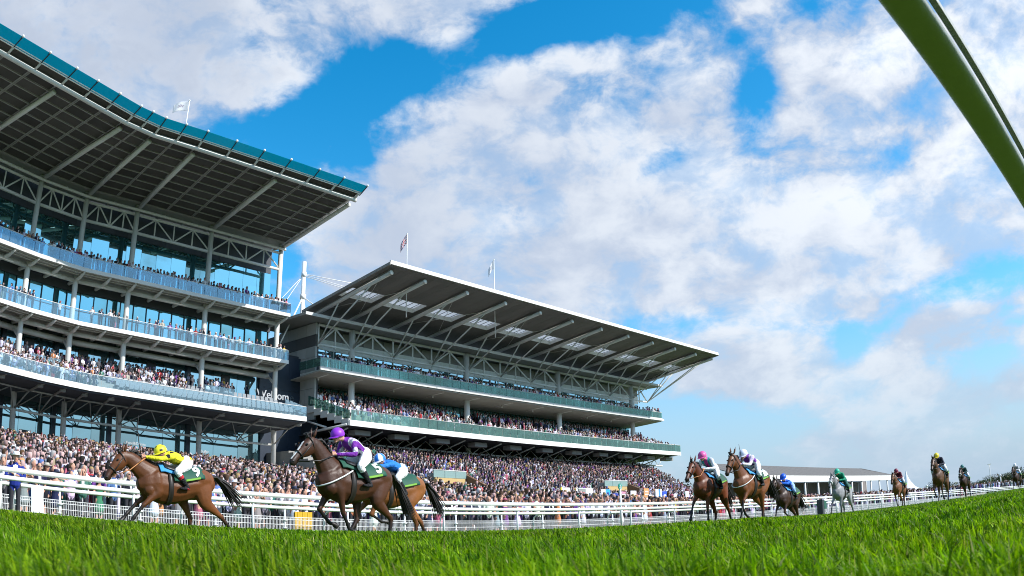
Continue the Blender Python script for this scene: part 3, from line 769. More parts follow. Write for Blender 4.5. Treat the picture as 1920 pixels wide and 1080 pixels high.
for i, s in enumerate(NODES[:-1] + [126.2]):
    mb = MB(); a, b_ = RP(s, -1.9, rzr(-1.9) - .60), RP(s, 13.25, rzr(13.25) - .42)
    mb.tube([a, b_], .23, 14); mb.tube([b_, b_ + (b_ - a).normalized() * .06], .27, 14); o = mb.build('raker', m_steel, rs, True)
    mb = MB(); mb.tube([b_ + (b_ - a).normalized() * .05, b_ + (b_ - a).normalized() * .09], .24, 14); mb.build('end_disc', m_fascia, o, True)
    mb = MB(); mb.slab([RP(s - .05, 12.9, rzr(12.9) - .21), RP(s + .05, 12.9, rzr(12.9) - .21), RP(s + .05, -1.3, rzr(-1.3) - .36), RP(s - .05, -1.3, rzr(-1.3) - .40)], .21); mb.build('raker_fin', m_roofu, rs)
    sn = NODES[i]
    for q, r in ((3.9, .085), (9.8, .085)):
        mb = MB(); mb.tube([RP(sn, .1, 22.2), RP(s, q, rzr(q) - .62)], r, 8); mb.build('strut', m_steel, rs, True)
    mb = MB(); mb.tube([RP(s, -.9, 25.1), RP(s, -.9, rzr(-.9) - .5)], .09, 8); mb.tube([RP(s - .9, -1.4, 25.1), RP(s, -1.5, rzr(-1.5) - .6)], .06, 6); mb.build('roof_post', m_frame if i % 2 else m_steel, rs, True)
for k in range(0, 11, 2):
    for (a, b_) in (((NODES[k] + .3, 1.5), (NODES[k + 1] - .2, 10.5)), ((NODES[k] + .3, 10.5), (NODES[k + 1] - .2, 1.5))):
        mb = MB(); mb.tube([RP(a[0], a[1], rzr(a[1]) - .55), RP(b_[0], b_[1], rzr(b_[1]) - .55)], .025, 5); mb.build('tie_rod', m_steel, rs, True)
# end struts on the far end
for (q, z0, q1) in ((0, 22.2, 10), (0, 22.2, 4.5)):
    mb = MB(); mb.tube([RP(125.6, q, z0), RP(127.4, q1, rzr(q1) - .3)], .09, 8); mb.build('strut', m_steel, rs, True)
# low roof shelf over the truss
mb = MB(); mb.slab([RP(52.6, 2.2, 24.75), RP(127.2, 2.2, 24.75), RP(127.2, -8.5, 24.95), RP(52.6, -8.5, 24.95)], .3); mb.build('eaves_shelf', m_louvre, rs)
mb = MB(); mb.slab([RP(52.5, 2.3, 24.72), RP(127.3, 2.3, 24.72), RP(127.3, 2.2, 24.72), RP(52.5, 2.2, 24.72)], .36); mb.build('eaves_edge', m_rooft, rs)
for k in range(22):
    mb = MB(); mb.box(RP(57 + k * 3.2, 1.2, 25.22), (.22, .22, .3)); mb.build('roof_lamp', m_frame, rs)
# truss front
for a, b_ in zip(NODES[:-1], NODES[1:]):
    for z, r in ((22.15, .15), (24.5, .16)):
        mb = MB(); mb.tube([RP(a, 0, z), RP(b_, 0, z)], r, 10); mb.build('truss_chord', m_fascia, rs, True)
    m_ = (a + b_) / 2
    mb = MB(); mb.tube([RP(a, 0, 22.2), RP(m_, 0, 24.4)], .105, 8); mb.build('truss_diagonal', m_fascia, rs, True)
    mb = MB(); mb.tube([RP(b_, 0, 22.2), RP(m_, 0, 24.4)], .105, 8); mb.build('truss_diagonal', m_fascia, rs, True)
    for s in (a, m_):
        mb = MB(); mb.tube([RP(s, 0, 21.8), RP(s, 0, 24.5)], .10, 8); mb.build('truss_post', m_fascia, rs, True)
    for j in range(2):
        s0, s1 = a + (b_ - a) * j / 2, a + (b_ - a) * (j + 1) / 2
        mb = MB(); mb.box(RP((s0 + s1) / 2, -2, 23.98), (s1 - s0 - .16, .12, 1.16)); mb.build('louvre_panel', m_louvre, rs)
        mb = MB(); mb.box(RP((s0 + s1) / 2, -1.95, 22.72), (s1 - s0 - .04, .12, 1.26)); mb.build('wall_panel', m_wpan, rs)
    # rear glazing with door frames, upper balcony
    for j in range(4):
        s0, s1 = a + (b_ - a) * j / 4, a + (b_ - a) * (j + 1) / 4
        mb = MB(); mb.box(RP((s0 + s1) / 2, -2, 20.45), (s1 - s0 - .07, .06, 3.2)); mb.build('window_pane', m_wallglass2, rs)
        if j == 1:
            mb = MB(); mb.box(RP((s0 + s1) / 2, -1.9, 20.1), (s1 - s0 - .2, .08, 2.4)); mb.build('doorway', m_frame, rs)
        mb = MB(); mb.box(RP(s0, -1.95, 20.45), (.09, .12, 3.2)); mb.build('window_frame', m_wpan, rs)
    # middle level glazing
    for j in range(5):
        s0, s1 = a + (b_ - a) * j / 5, a + (b_ - a) * (j + 1) / 5
        mb = MB(); mb.box(RP((s0 + s1) / 2, -4.2, 16.85), (s1 - s0 - .08, .06, 2.6)); mb.build('window_pane', m_wallglass, rs)
        mb = MB(); mb.box(RP(s0, -4.15, 16.85), (.08, .14, 2.6)); mb.build('window_frame', m_frame, rs)
    for j in range(2):
        s0 = a + (b_ - a) * (j * .5)
        mb = MB(); mb.tube([RP(s0, -1, 18.1), RP(s0, 2.2, 18.3)], .11, 8); mb.tube([RP(s0, 2.2, 18.3), RP(s0, 2.26, 18.3)], .15, 10); mb.tube([RP(s0, 0.2, 18.15), RP(s0, .2, 17.8)], .10, 8)
        if j == 0: mb.build('bracket', m_steel, rs, True)
    # lower level: glazing behind the standing crowd
    for j in range(4):
        s0, s1 = a + (b_ - a) * j / 4, a + (b_ - a) * (j + 1) / 4
        mb = MB(); mb.box(RP((s0 + s1) / 2, -6, 9.6), (s1 - s0 - .05, .06, 2.9 if j != 3 else 2.0)); mb.build('window_pane', m_wallglass2 if j != 3 else m_frame, rs)
    # floodlight boxes and truss bays under the terrace
    mb = MB(); z = 11.25
    for j in range(4):
        s0, s1 = a + (b_ - a) * j / 4, a + (b_ - a) * (j + 1) / 4
        mb.tube([RP(s0, 2.4, 10.6 if j % 2 else 11.7), RP(s1, 2.4, 11.7 if j % 2 else 10.6)], .055, 6)
    mb.tube([RP(a, 2.4, 10.6), RP(b_, 2.4, 10.6)], .12, 8)
    mb.build('terrace_truss', m_steel, rs, True)
    mb = MB(); mb.box(RP((a + b_) / 2, 4.9, 11.45), (2.2, 1.3, .55)); mb.build('soffit_box', m_louvre, rs)
    mb = MB(); mb.tube([RP(a, -.2, 10.2), RP(a, 6.0, 11.75)], .09, 8); mb.build('terrace_bracket', m_steel, rs, True)
for s in (60.98, 80.6, 100.42, 120.5):
    mb = MB(); mb.tube([RP(s, 0, 6), RP(s, 0, 24.6)], .40, 14); mb.build('column', m_steel, rs, True)
mb = MB(); mb.box(RP((XA + XB) / 2, .3, 18.62), (125.3 - 54.2, 5.2, .3)); mb.build('balcony_slab', m_wpan, rs)
mb = MB(); mb.box(RP((54.2 + 125.3) / 2, 3.0, 18.66), (125.3 - 54.2, .2, .42)); mb.build('balcony_fascia', m_steel, rs)
mb = MB(); mb.slab([RP(54.2, 2.9, 18.3), RP(125.3, 2.9, 18.3), RP(125.3, -4, 17.9), RP(54.2, -4, 17.9)], .12); mb.build('soffit', m_soffit, rs)
mb = MB()
for k in range(8):
    q1 = 6.9 - k * 1.35; z1 = 12.55 + k * .45
    mb.box(RP((55.5 + 124.0) / 2, q1 - .68, z1 - .25), (124.0 - 55.5, 1.36, .5))
mb.build('seating_terrace', m_soffit, rs)
mb = MB(); mb.box(RP((55.4 + 124.2) / 2, 7.02, 12.2), (124.2 - 55.4, .2, .62)); mb.build('terrace_fascia', m_fascia, rs)
mb = MB(); mb.slab([RP(55.5, 6.9, 11.95), RP(124, 6.9, 11.95), RP(124, -6, 11.3), RP(55.5, -6, 11.3)], .12); mb.build('terrace_soffit', m_slate, rs)
mb = MB(); mb.box(RP(90, -12, 14), (69, 8, 21)); mb.build('core_wall', m_slate, rs)
mb = MB(); mb.box(RP(88.5, -6.3, 9.2), (66, .3, 4.6)); mb.build('rear_wall', m_navy, rs)
# balustrades
for q, z, hgt, a, b_ in ((3.02, 18.87, 1.0, 54.2, 125.3), (7.05, 12.5, 1.12, 55.6, 124.2)):
    n_ = 48
    for k in range(n_):
        s0, s1 = a + (b_ - a) * k / n_, a + (b_ - a) * (k + 1) / n_
        mb = MB(); mb.box(RP((s0 + s1) / 2, q, z + hgt / 2), (s1 - s0 - .05, .025, hgt)); mb.build('glass_panel', m_greenglass, rs)
    mb = MB(); mb.tube([RP(a, q, z + hgt + .03), RP(b_, q, z + hgt + .03)], .04, 6); mb.build('handrail', m_steel, rs, True)
    if z > 15:
        for k in range(3):
            mb = MB(); mb.box(RP(a, 2.3 - k * 1.4, z + hgt / 2), (.025, 1.36, hgt)); mb.build('glass_panel', m_greenglass, rs)
# stepped end of the seating terrace with its own glass and underside
for k in range(6):
    q1 = 7.0 - k * 1.35; z1 = 12.5 + k * .42
    mb = MB(); mb.hexa([RP(55.45, q1, z1), RP(55.48, q1, z1), RP(55.48, q1 - 1.3, z1 + .38), RP(55.45, q1 - 1.3, z1 + .38), RP(55.45, q1, z1 + 1.1), RP(55.48, q1, z1 + 1.1), RP(55.48, q1 - 1.3, z1 + 1.48), RP(55.45, q1 - 1.3, z1 + 1.48)]); mb.build('glass_panel', m_greenglass, rs)
    mb = MB(); mb.box(RP(55.42, q1 - .65, z1 - .2), (.2, 1.3, .75)); mb.build('end_step', m_steel, rs)
mb = MB(); mb.tube([RP(55.2, 6.8, 12.0), RP(55.2, -1.5, 11.6)], .14, 8); mb.tube([RP(55.2, 3, 12), RP(55.2, -1.5, 13.2)], .12, 8); mb.build('end_brace', m_steel, rs, True)
# inner aisle screens
for s0 in (76, 98, 110):
    for k in range(3):
        mb = MB(); mb.box(RP(s0 + k * 1.7, 1.6, 14.5), (1.64, .03, 1.1)); mb.build('glass_screen', m_greenglass, rs)
# gable wall in big panels with a dark band
for k in range(4):
    y0 = k * 2.0
    for z0, z1, m in ((13.2, 15.0, m_clad), (15.0, 16.9, m_clad), (16.9, 18.8, m_clad), (18.8, 20.6, m_clad), (20.6, 21.9, m_clad), (21.9, 23.3, m_dband), (23.3, 24.72, m_clad)):
        mb = MB(); mb.box((55.7, y0 + 1.0, (z0 + z1) / 2), (.25, 1.96, z1 - z0 - .035)); mb.build('wall_panel', m, rs)
mb = MB(); mb.box((55.95, 4.2, 16), (.3, 8.2, 17.5)); mb.build('gable_backing', m_frame, rs)
mb = MB(); mb.box((56.0, 3.9, 9.5), (.2, 8, 7)); mb.build('gable_glass', m_wallglass, rs)
# glazed screen at the far end of the standing level
for k in range(4):
    mb = MB(); mb.box(RP(113.6 + 1.9 * k, -1.5, 10.4), (1.84, .06, 3.6)); mb.build('glass_screen', m_greenglass, rs)
# half hidden letters on the dark end wall
lettering('outline_sign', 'Offi', 1.5, (57.2, 2.4, 10.35), 'pale sign letters on the dark wall behind the horse head', mat('pale_letter', (.5, .58, .55), .5))
# terrace entrances: tan walls with a glass front
m_tan = mat('tan_wall', (.52, .36, .15), .8, grain=.15); m_entglass = glass_mat('entrance_glass', (.55, .78, .74), (.7, .9, .88), True, .03, ((.42, .58, .55), .06, .5)); m_brown = mat('brown_wall', (.17, .09, .045), .8, grain=.2)
for (s, p, w_, zb, hg, lab) in ((59.4, 62, 4.6, 5.25, 1.25, 'tan walled terrace entrance with glass front, nearer of the two in the crowd'), (85.4, 60, 4.9, 4.85, 1.15, 'tan walled terrace entrance with glass front near the far end of the crowd'), (46.9, 45, 4.6, 2.5, 1.0, 'low green glass fronted terrace entrance just above the front row')):
    tv = thing('terrace_entrance', lab, 'entrance', W(s, p, zb), RZ, 'entrances in the standing terrace')
    low_ = zb < 3
    for k in range(3):
        mb = MB(); mb.box(((k - 1) * w_ / 3, -.5, hg * (.5 if low_ else .72)), (w_ / 3 - .05, .04, hg * (1.0 if low_ else .56))); mb.build('glass_panel', m_entglass, tv)
    mb = MB(); mb.tube([(-w_ / 2, -.5, hg + .05), (w_ / 2, -.5, hg + .05)], .05, 6); mb.build('handrail', m_steel, tv, True)
    if not low_:
        mb = MB(); mb.box((-.1, -.55, hg * .2), (w_ * .9, .2, hg * .42)); mb.build('tan_wall', m_tan, tv)
    mb = MB(); mb.box((0, .2, hg * .4), (w_, .6, hg * .8)); mb.build('recess', m_conc, tv)
    mb = MB(); mb.hexa([Vector(v) for v in ((w_ / 2, -3.4, -2.2), (w_ / 2 + .3, -3.4, -2.2), (w_ / 2 + .3, .2, -1.2), (w_ / 2, .2, -1.2), (w_ / 2, -3.4, -.35), (w_ / 2 + .3, -3.4, -.35), (w_ / 2 + .3, .2, hg), (w_ / 2, .2, hg))]); mb.build('side_wall', m_brown if not low_ else m_soffit, tv)

# ------------------------------------------------------------------ mast, flags
mt = thing('mast', 'white cable mast between the two grandstand roofs', 'mast', W(57.2, 85.5), RZ)
mb = MB(); mb.tube([(0, 0, 0), (0, 0, 33.9)], .26, 12); mb.build('pole', m_fascia, mt, True)
for z, r in ((31.9, .33), (29.0, .38)):
    mb = MB(); mb.tube([(0, 0, z), (0, 0, z + .6)], r, 12); mb.build('collar', m_fascia, mt, True)
for z, (x, y, zz), r in ((32.3, (14, 0, 33.0), .045), (32.2, (14, -2, 30.9), .04), (32.0, (13, -3, 30.2), .04), (29.3, (5.5, -4, 24.5), .075), (29.3, (-5, -3, 22), .09), (29.3, (6, 6, 25), .05), (32.2, (-9, 4, 20), .03), (32.2, (-7, 2, 20), .03)):
    mb = MB(); mb.tube([(0, 0, z), (x, y, zz)], r, 6); mb.build('cable', m_fascia, mt, True)
m_flagw = cloth_mat('white_flag', (.84, .84, .86)); m_flagd = mat('flag_emblem', (.25, .24, .30), .8)
m_fr, m_fb = cloth_mat('flag_red', (.55, .02, .05)), cloth_mat('flag_blue', (.015, .02, .16))
def flag_surface(u, v, L_, H_, droop):
    """u along from the pole, v up; wind blows to the left"""
    x = -L_ * u * math.cos(.5 + .3 * u) if droop else -L_ * u
    return Vector((x * (.55 if droop else .92), .16 * math.sin(u * 7 + v) * u + .1 * math.sin(u * 3), H_ * (v - 1) - (1.25 * u ** 1.1 if droop else .55 * u * u) * (.9 + .15 * v)))
def flag(name, label, loc, hgt, kind, droop):
    f = thing(name, label, 'flag', loc, RZ + rad(-25), 'flags on the grandstand roofs')
    mb = MB(); mb.tube([(0, 0, -5), (0, 0, hgt)], .055, 8); mb.ball((0, 0, hgt), .1, 8, 5); mb.build('pole', m_fascia, f, True)
    nx, ny = 24, 16; L_, H_ = 1.75, 1.12
    mb = MB()
    for i in range(nx + 1):
        for j in range(ny + 1): mb.v.append(tuple(flag_surface(i / nx, j / ny, L_, H_, droop) + Vector((-.06, 0, hgt - .1))))
    for i in range(nx):
        for j in range(ny):
            u_, v_ = (i + .5) / nx, (j + .5) / ny; c_ = 0
            if kind == 'union':
                c_ = 2; d1 = abs(v_ - u_) * .7, abs(v_ - 1 + u_) * .7
                if min(d1) < .10: c_ = 0
                if min(d1) < .035: c_ = 1
                if abs(u_ - .5) < .10 or abs(v_ - .5) < .16: c_ = 0
                if abs(u_ - .5) < .06 or abs(v_ - .5) < .09: c_ = 1
            else:
                if (u_ - .5) ** 2 / .05 + (v_ - .5) ** 2 / .03 < 1 and (i * 7 + j * 5) % 4 != 0 and abs(v_ - .55 + .3 * (u_ - .5)) < .2: c_ = 1
            mb.f.append((i * (ny + 1) + j, (i + 1) * (ny + 1) + j, (i + 1) * (ny + 1) + j + 1, i * (ny + 1) + j + 1)); mb.mi.append(c_)
    o = mb.build('cloth', [m_flagw, m_fr, m_fb] if kind == 'union' else [m_flagw, m_flagd], f, True)
    md = o.modifiers.new('thick', 'SOLIDIFY'); md.thickness = .012
def at_az(a, p, z):
    """world point on the line of sight at azimuth a (degrees), p metres across"""
    v = Vector((math.sin(rad(a)), math.cos(rad(a)), 0)); k = p / -(v.dot(N))
    return v * k + Vector((0, 0, z))
flag('flag', 'white emblem flag flying above the curved left roof', at_az(-24.42, 75, 39.2), 5.1, 'white', False)
flag('flag', 'red white and blue union flag hanging from its pole on the right roof', at_az(-7.43, 70, 29.4), 5.0, 'union', True)
flag('flag', 'small white emblem flag farther along the right roof', at_az(-1.24, 70, 29.4), 5.2, 'white', True)

# ------------------------------------------------------------------ low third stand and marquee
s3 = thing('open_stand', 'low open stand with grey pitched roof and white posts behind the horses', 'stand', FOOT, RZ)
m_slateroof = mat('grey_roof_sheet', (.125, .115, .105), .75, grain=.15, gscale=.4)
A3, B3 = 150, 262
for k in range(28):
    a, b_ = A3 + (B3 - A3) * k / 28, A3 + (B3 - A3) * (k + 1) / 28
    mb = MB(); top = (a + 9, b_ + 9)
    mb.slab([(a, -5, 9.0), (b_ - .08, -5, 9.0), (b_ - .08 - (9 if k == 27 else 0), 5, 12.4), (a, 5, 12.4)], .15); mb.build('roof_sheet', m_slateroof, s3)
mb = MB(); mb.box(((A3 + B3) / 2, -5.15, 8.35), (B3 - A3, .3, 1.4)); mb.build('fascia', m_fascia, s3)
mb = MB(); mb.box(((A3 + B3) / 2, 5.2, 5.5), (B3 - A3, .3, 6)); mb.build('rear_wall', mat('stand_rear_wall', (.22, .20, .19), .8, grain=.3, gscale=.2), s3)
for k in range(14):
    mb = MB(); x = A3 + .5 + (B3 - A3 - 1) * k / 13
    mb.tube([(x, -4.8, 0), (x, -4.8, 7.7)], .25, 8); mb.build('post', m_fascia, s3, True)
    mb = MB(); mb.box((x, 5.0, 4.5), (.3, .3, 8)); mb.build('rear_post', m_fascia, s3)
mb = MB()
for k in range(7): mb.box(((A3 + B3) / 2, 4 - k * 1.4, 3.6 - k * .5), (B3 - A3, 1.4, .5))
mb.build('stepping', m_conc, s3)
mb = MB(); mb.slab([(B3 - 26, 5.6, 3.5), (B3 - 10, 5.6, 3.5), (B3 - 10, 5.4, 3.5), (B3 - 26, 5.4, 3.5)], 2.5); mb.build('stair_side', m_brown, s3)
tn = thing('marquee', 'white peaked marquee tent with a gold emblem at the end of the stand', 'tent', W(268, 73, 0), RZ)
m_tent = mat('white_canvas', (.80, .81, .82), .7)
mb = MB(); kk = 12; prof3 = [(6.2, 3.0), (4.4, 3.7), (2.6, 4.9), (1.2, 6.8), (.45, 8.6), (.12, 10.2)]
vs, fs = [], []
for (r, z) in prof3:
    for j in range(4 * 3):
        t = 2 * math.pi * j / 12 + rad(15); sq = 1 / max(abs(math.cos(t)), abs(math.sin(t))) if r > 1 else 1
        vs.append((r * math.cos(t) * min(sq, 1.3), r * math.sin(t) * min(sq, 1.3), z))
for i in range(len(prof3) - 1):
    for j in range(12): fs.append((i * 12 + j, i * 12 + (j + 1) % 12, (i + 1) * 12 + (j + 1) % 12, (i + 1) * 12 + j))
mb.add(vs, fs); mb.build('canopy', m_tent, tn, True)
mb = MB()
for j in range(10): mb.box((-6.25 + .1 * 0, -4 + .9 * j, 1.5), (.06, .86, 3.0))
for j in range(12): mb.box((-5.6 + 1.0 * j, -6.2, 1.5), (.96, .06, 3.0))
mb.build('side_wall', m_tent, tn)
mb = MB()
for j in range(9): mb.ball((-6.4 + j * .35 + 5.0, -4.6 + .0, 3.72 + .3 * math.sin(j * .8)), .34, 6, 4, (1, .3, .7))
mb.build('gold_emblem', mat('gold_print', (.55, .40, .10), .7), tn)
# ------------------------------------------------------------------ bodies: one continuous skin grown over tapered chains
def catmull(P, k):
    P = np.asarray(P, float); out = []
    for i in range(len(P) - 1):
        p0, p1, p2, p3 = P[max(i - 1, 0)], P[i], P[i + 1], P[min(i + 2, len(P) - 1)]
        for j in range(k):
            t = j / k
            out.append(.5 * (2 * p1 + (p2 - p0) * t + (2 * p0 - 5 * p1 + 4 * p2 - p3) * t * t + (3 * p1 - p0 - 3 * p2 + p3) * t ** 3))
    out.append(P[-1]); return np.array(out)
class Body:
    def __init__(self): self.ch = []
    def chain(self, label, nodes, k=4):
        """nodes: (x, y, z, lateral radius, in-plane radius)"""
        nodes = [tuple(n) if len(n) == 5 else (*n, n[3]) for n in nodes]
        q = catmull(nodes, k) if len(nodes) > 2 and k > 1 else np.asarray(nodes, float)
        q[:, 3:] = np.maximum(q[:, 3:], .006)
        self.ch.append((label, q)); return q
    def ball(self, label, c, r, sc=(1, 1, 1)):
        r_ = r * .5
        self.chain(label, [(c[0] - r * sc[0] * .62, c[1], c[2], r * sc[1] * .72, r * sc[2] * .72), (c[0], c[1], c[2], r * sc[1], r * sc[2]), (c[0] + r * sc[0] * .62, c[1], c[2], r * sc[1] * .72, r * sc[2] * .72)], 2)
    def soup(self, n=12):
        V, F = [], []
        for _, q in self.ch:
            p = q[:, :3]; m = len(p)
            tan = np.zeros_like(p); tan[1:-1] = p[2:] - p[:-2]; tan[0] = p[1] - p[0]; tan[-1] = p[-1] - p[-2]
            tan /= np.maximum(np.linalg.norm(tan, axis=1), 1e-9)[:, None]
            ring = []
            def frame(t):
                a = np.cross(t, (0, 1, 0))
                if np.linalg.norm(a) < .25: a = np.cross(t, (1, 0, 0))
                a /= np.linalg.norm(a); return a, np.cross(a, t)
            seq = [(p[0] - tan[0] * .55 * q[0, 3:].min(), tan[0], q[0, 3] * .62, q[0, 4] * .62)]
            seq += [(p[i], tan[i], q[i, 3], q[i, 4]) for i in range(m)]
            seq += [(p[-1] + tan[-1] * .55 * q[-1, 3:].min(), tan[-1], q[-1, 3] * .62, q[-1, 4] * .62)]
            o = len(V)
            for (c, t, rl, rv) in seq:
                a, b_ = frame(t)
                for j in range(n):
                    w = 2 * math.pi * j / n
                    V.append(c + a * (rv * math.cos(w)) + b_ * (rl * math.sin(w)))
            L_ = len(seq)
            for i in range(L_ - 1):
                for j in range(n): F.append((o + i * n + j, o + i * n + (j + 1) % n, o + (i + 1) * n + (j + 1) % n, o + (i + 1) * n + j))
            F.append(tuple(o + j for j in reversed(range(n)))); F.append(tuple(o + (L_ - 1) * n + j for j in range(n)))
        return V, F
    def skin(self, name, voxel, it=3, fac=.45, n=12):
        V, F = self.soup(n)
        me = bpy.data.meshes.new('tmp'); me.from_pydata([tuple(v) for v in V], [], F); me.update()
        bm = bmesh.new(); bm.from_mesh(me); bmesh.ops.recalc_face_normals(bm, faces=bm.faces); bm.to_mesh(me); bm.free()
        o = bpy.data.objects.new('tmp', me); COL.objects.link(o)
        md = o.modifiers.new('r', 'REMESH'); md.mode = 'VOXEL'; md.voxel_size = voxel
        if it:
            sm = o.modifiers.new('s', 'SMOOTH'); sm.iterations = it; sm.factor = fac
        dg = bpy.context.evaluated_depsgraph_get(); dg.update()
        res = bpy.data.meshes.new_from_object(o.evaluated_get(dg)); bpy.data.objects.remove(o); bpy.data.meshes.remove(me)
        res.name = name
        res.polygons.foreach_set('use_smooth', np.ones(len(res.polygons), bool))
        return res
    def label(self, me):
        """for each vertex: the chain it belongs to and how far along it"""
        n = len(me.vertices); co = np.empty(n * 3, np.float32); me.vertices.foreach_get('co', co); co = co.reshape(-1, 3).astype(float)
        best = np.full(n, 1e9); lab = np.zeros(n, int); tt = np.zeros(n)
        for ci, (_, q) in enumerate(self.ch):
            m = len(q)
            for i in range(m - 1):
                a, b_ = q[i, :3], q[i + 1, :3]; d = b_ - a; L2 = max(d @ d, 1e-12)
                t = np.clip(((co - a) @ d) / L2, 0, 1)
                r = (q[i, 3:].mean() + (q[i + 1, 3:].mean() - q[i, 3:].mean()) * t)
                dist = np.linalg.norm(co - (a + t[:, None] * d), axis=1) - r
                up = dist < best; best[up] = dist[up]; lab[up] = ci; tt[up] = ((i + t) / (m - 1))[up]
        return co, np.array([c[0] for c in self.ch])[lab], tt
def paint(me, col):
    a = me.color_attributes.new('tint', 'FLOAT_COLOR', 'POINT')
    a.data.foreach_set('color', np.concatenate([col, np.ones((len(col), 1))], 1).astype(np.float32).ravel())

# ------------------------------------------------------------------ horse
m_coat = mat('horse_coat', rough=.44, spec=.3, attr='tint', grain=.28, gscale=5.0, bump=.42)
m_hair = mat('black_horsehair', (.012, .010, .009), .5, spec=.4)
m_ghair = mat('grey_horsehair', (.20, .20, .20), .6)
m_leather = mat('dark_leather', (.018, .014, .012), .45)
m_tanl = mat('orange_leather', (.42, .17, .05), .5)
m_wstrap = mat('white_strap', (.72, .72, .70), .5)
m_eye = mat('horse_eye', (.01, .008, .006), .1, spec=.8)
m_clothg = mat('green_saddlecloth', (.005, .070, .042), .7, grain=.25, gscale=5)
m_lime = mat('lime_trim', (.14, .33, .03), .7)
m_num = mat('white_number', (.82, .82, .82), .6)
m_saddle = mat('black_saddle', (.015, .015, .017), .4)
m_padb = mat('blue_pad', (.03, .25, .55), .7)

TRUNK = [(-.84, 1.22, .10, .15), (-.76, 1.24, .19, .25), (-.60, 1.255, .255, .315), (-.42, 1.245, .275, .325), (-.20, 1.205, .270, .315), (0, 1.165, .285, .335), (.20, 1.165, .275, .365), (.40, 1.20, .235, .385), (.58, 1.20, .215, .335), (.74, 1.19, .18, .25), (.84, 1.18, .11, .15)]
def trunk_at(x):
    T = np.array(TRUNK); return [float(np.interp(x, T[:, 0], T[:, i])) for i in (1, 2, 3)]
def swing(p, segs):
    """leg joints from p: (length, angle from straight down, forwards positive)"""
    out = [np.array(p, float)]
    for L_, a, dy in segs: out.append(out[-1] + np.array([L_ * math.sin(rad(a)), dy, -L_ * math.cos(rad(a))]))
    return out
def horse_body(pose):
    B = Body()
    B.chain('trunk', [(x, 0, z, ry, rz) for (x, z, ry, rz) in TRUNK], 3)
    px, pz = pose['poll']
    for s in (1, -1):
        B.ball('trunk', (-.50, s * .13, 1.33), .22, (1.25, .75, .95)); B.ball('trunk', (.50, s * .13, 1.22), .2, (.9, .55, 1.3))
        B.ball('trunk', (.66, s * .10, 1.08), .14, (1, .8, 1.1))
    B.ball('trunk', (.38, 0, 1.50), .10, (2.2, .6, .9))
    nx, nz = px - .55, pz - 1.30
    neck = [(.40, 0, 1.28, .17, .30), (.58 + nx * .05, 0, 1.32 + nz * .12, .155, .27), (.55 + nx * .42, 0, 1.31 + nz * .46, .115, .205), (.55 + nx * .75, 0, 1.33 + nz * .77, .09, .155), (px - .03, 0, pz - .03, .08, .12)]
    B.chain('neck', neck, 4)
    ha = pose['head']                                  # angle of the face below horizontal
    hx, hz = math.cos(rad(ha)), -math.sin(rad(ha))
    def hp(t, off=0): return (px + hx * .60 * t + hz * off, 0, pz + hz * .60 * t - hx * off)
    head = [(*hp(-.03), .078, .105), (*hp(.16, .03), .092, .145), (*hp(.34, .025), .085, .140), (*hp(.55, .0), .062, .098), (*hp(.78, -.005), .052, .072), (*hp(.94, 0), .056, .070), (*hp(1.02, .012), .045, .050)]
    hq = B.chain('head', head, 3)
    B.chain('chin', [(*hp(.80, .05), .03, .03), (*hp(.97, .065), .03, .026)], 1)
    for s in (1, -1):
        b0 = np.array(hp(-.05)) + np.array([0, s * .055, .07])
        up = np.array([-.35 * hx - .05, s * .12, .9])
        B.chain('ear', [(*b0, .026, .032), (*(b0 + up * .08), .028, .030), (*(b0 + up * .19), .008, .008)], 3)
    for k, side in enumerate((1, -1)):
        a = pose['front'][k]; y = side * .145
        j = swing((.50, y, 1.05), [(.43, a[0], -.01 * side), (.32, a[1], 0), (.13, a[2], 0), (.07, a[2] + 8, 0)])
        B.chain('foreleg', [(.56, side * .13, 1.22, .09, .15), (*j[0], .085, .125), (*(j[0] * .55 + j[1] * .45), .062, .075), (*(j[0] * .08 + j[1] * .92), .046, .050), (*j[1], .047, .052), (*(j[1] * .8 + j[2] * .2), .034, .040), (*(j[1] * .3 + j[2] * .7), .030, .037), (*j[2], .038, .044), (*(j[2] * .4 + j[3] * .6), .031, .034), (*j[3], .042, .046), (*j[4], .056, .062)], 3)
        a = pose['hind'][k]; y = side * .14
        j = swing((-.50, y, 1.25), [(.40, a[0], .02 * side), (.48, a[1], -.03 * side), (.40, a[2], 0), (.13, a[3], 0), (.07, a[3] + 8, 0)])
        B.chain('hindleg', [(*j[0], .13, .24), (*(j[0] * .5 + j[1] * .5), .125, .21), (*j[1], .105, .155), (*(j[1] * .55 + j[2] * .45), .068, .095), (*(j[1] * .12 + j[2] * .88), .046, .058), (*j[2], .047, .062), (*(j[2] * .8 + j[3] * .2), .038, .046), (*(j[2] * .3 + j[3] * .7), .033, .040), (*j[3], .040, .047), (*(j[3] * .4 + j[4] * .6), .033, .036), (*j[4], .044, .048), (*j[5], .058, .064)], 3)
    return B, hp, neck
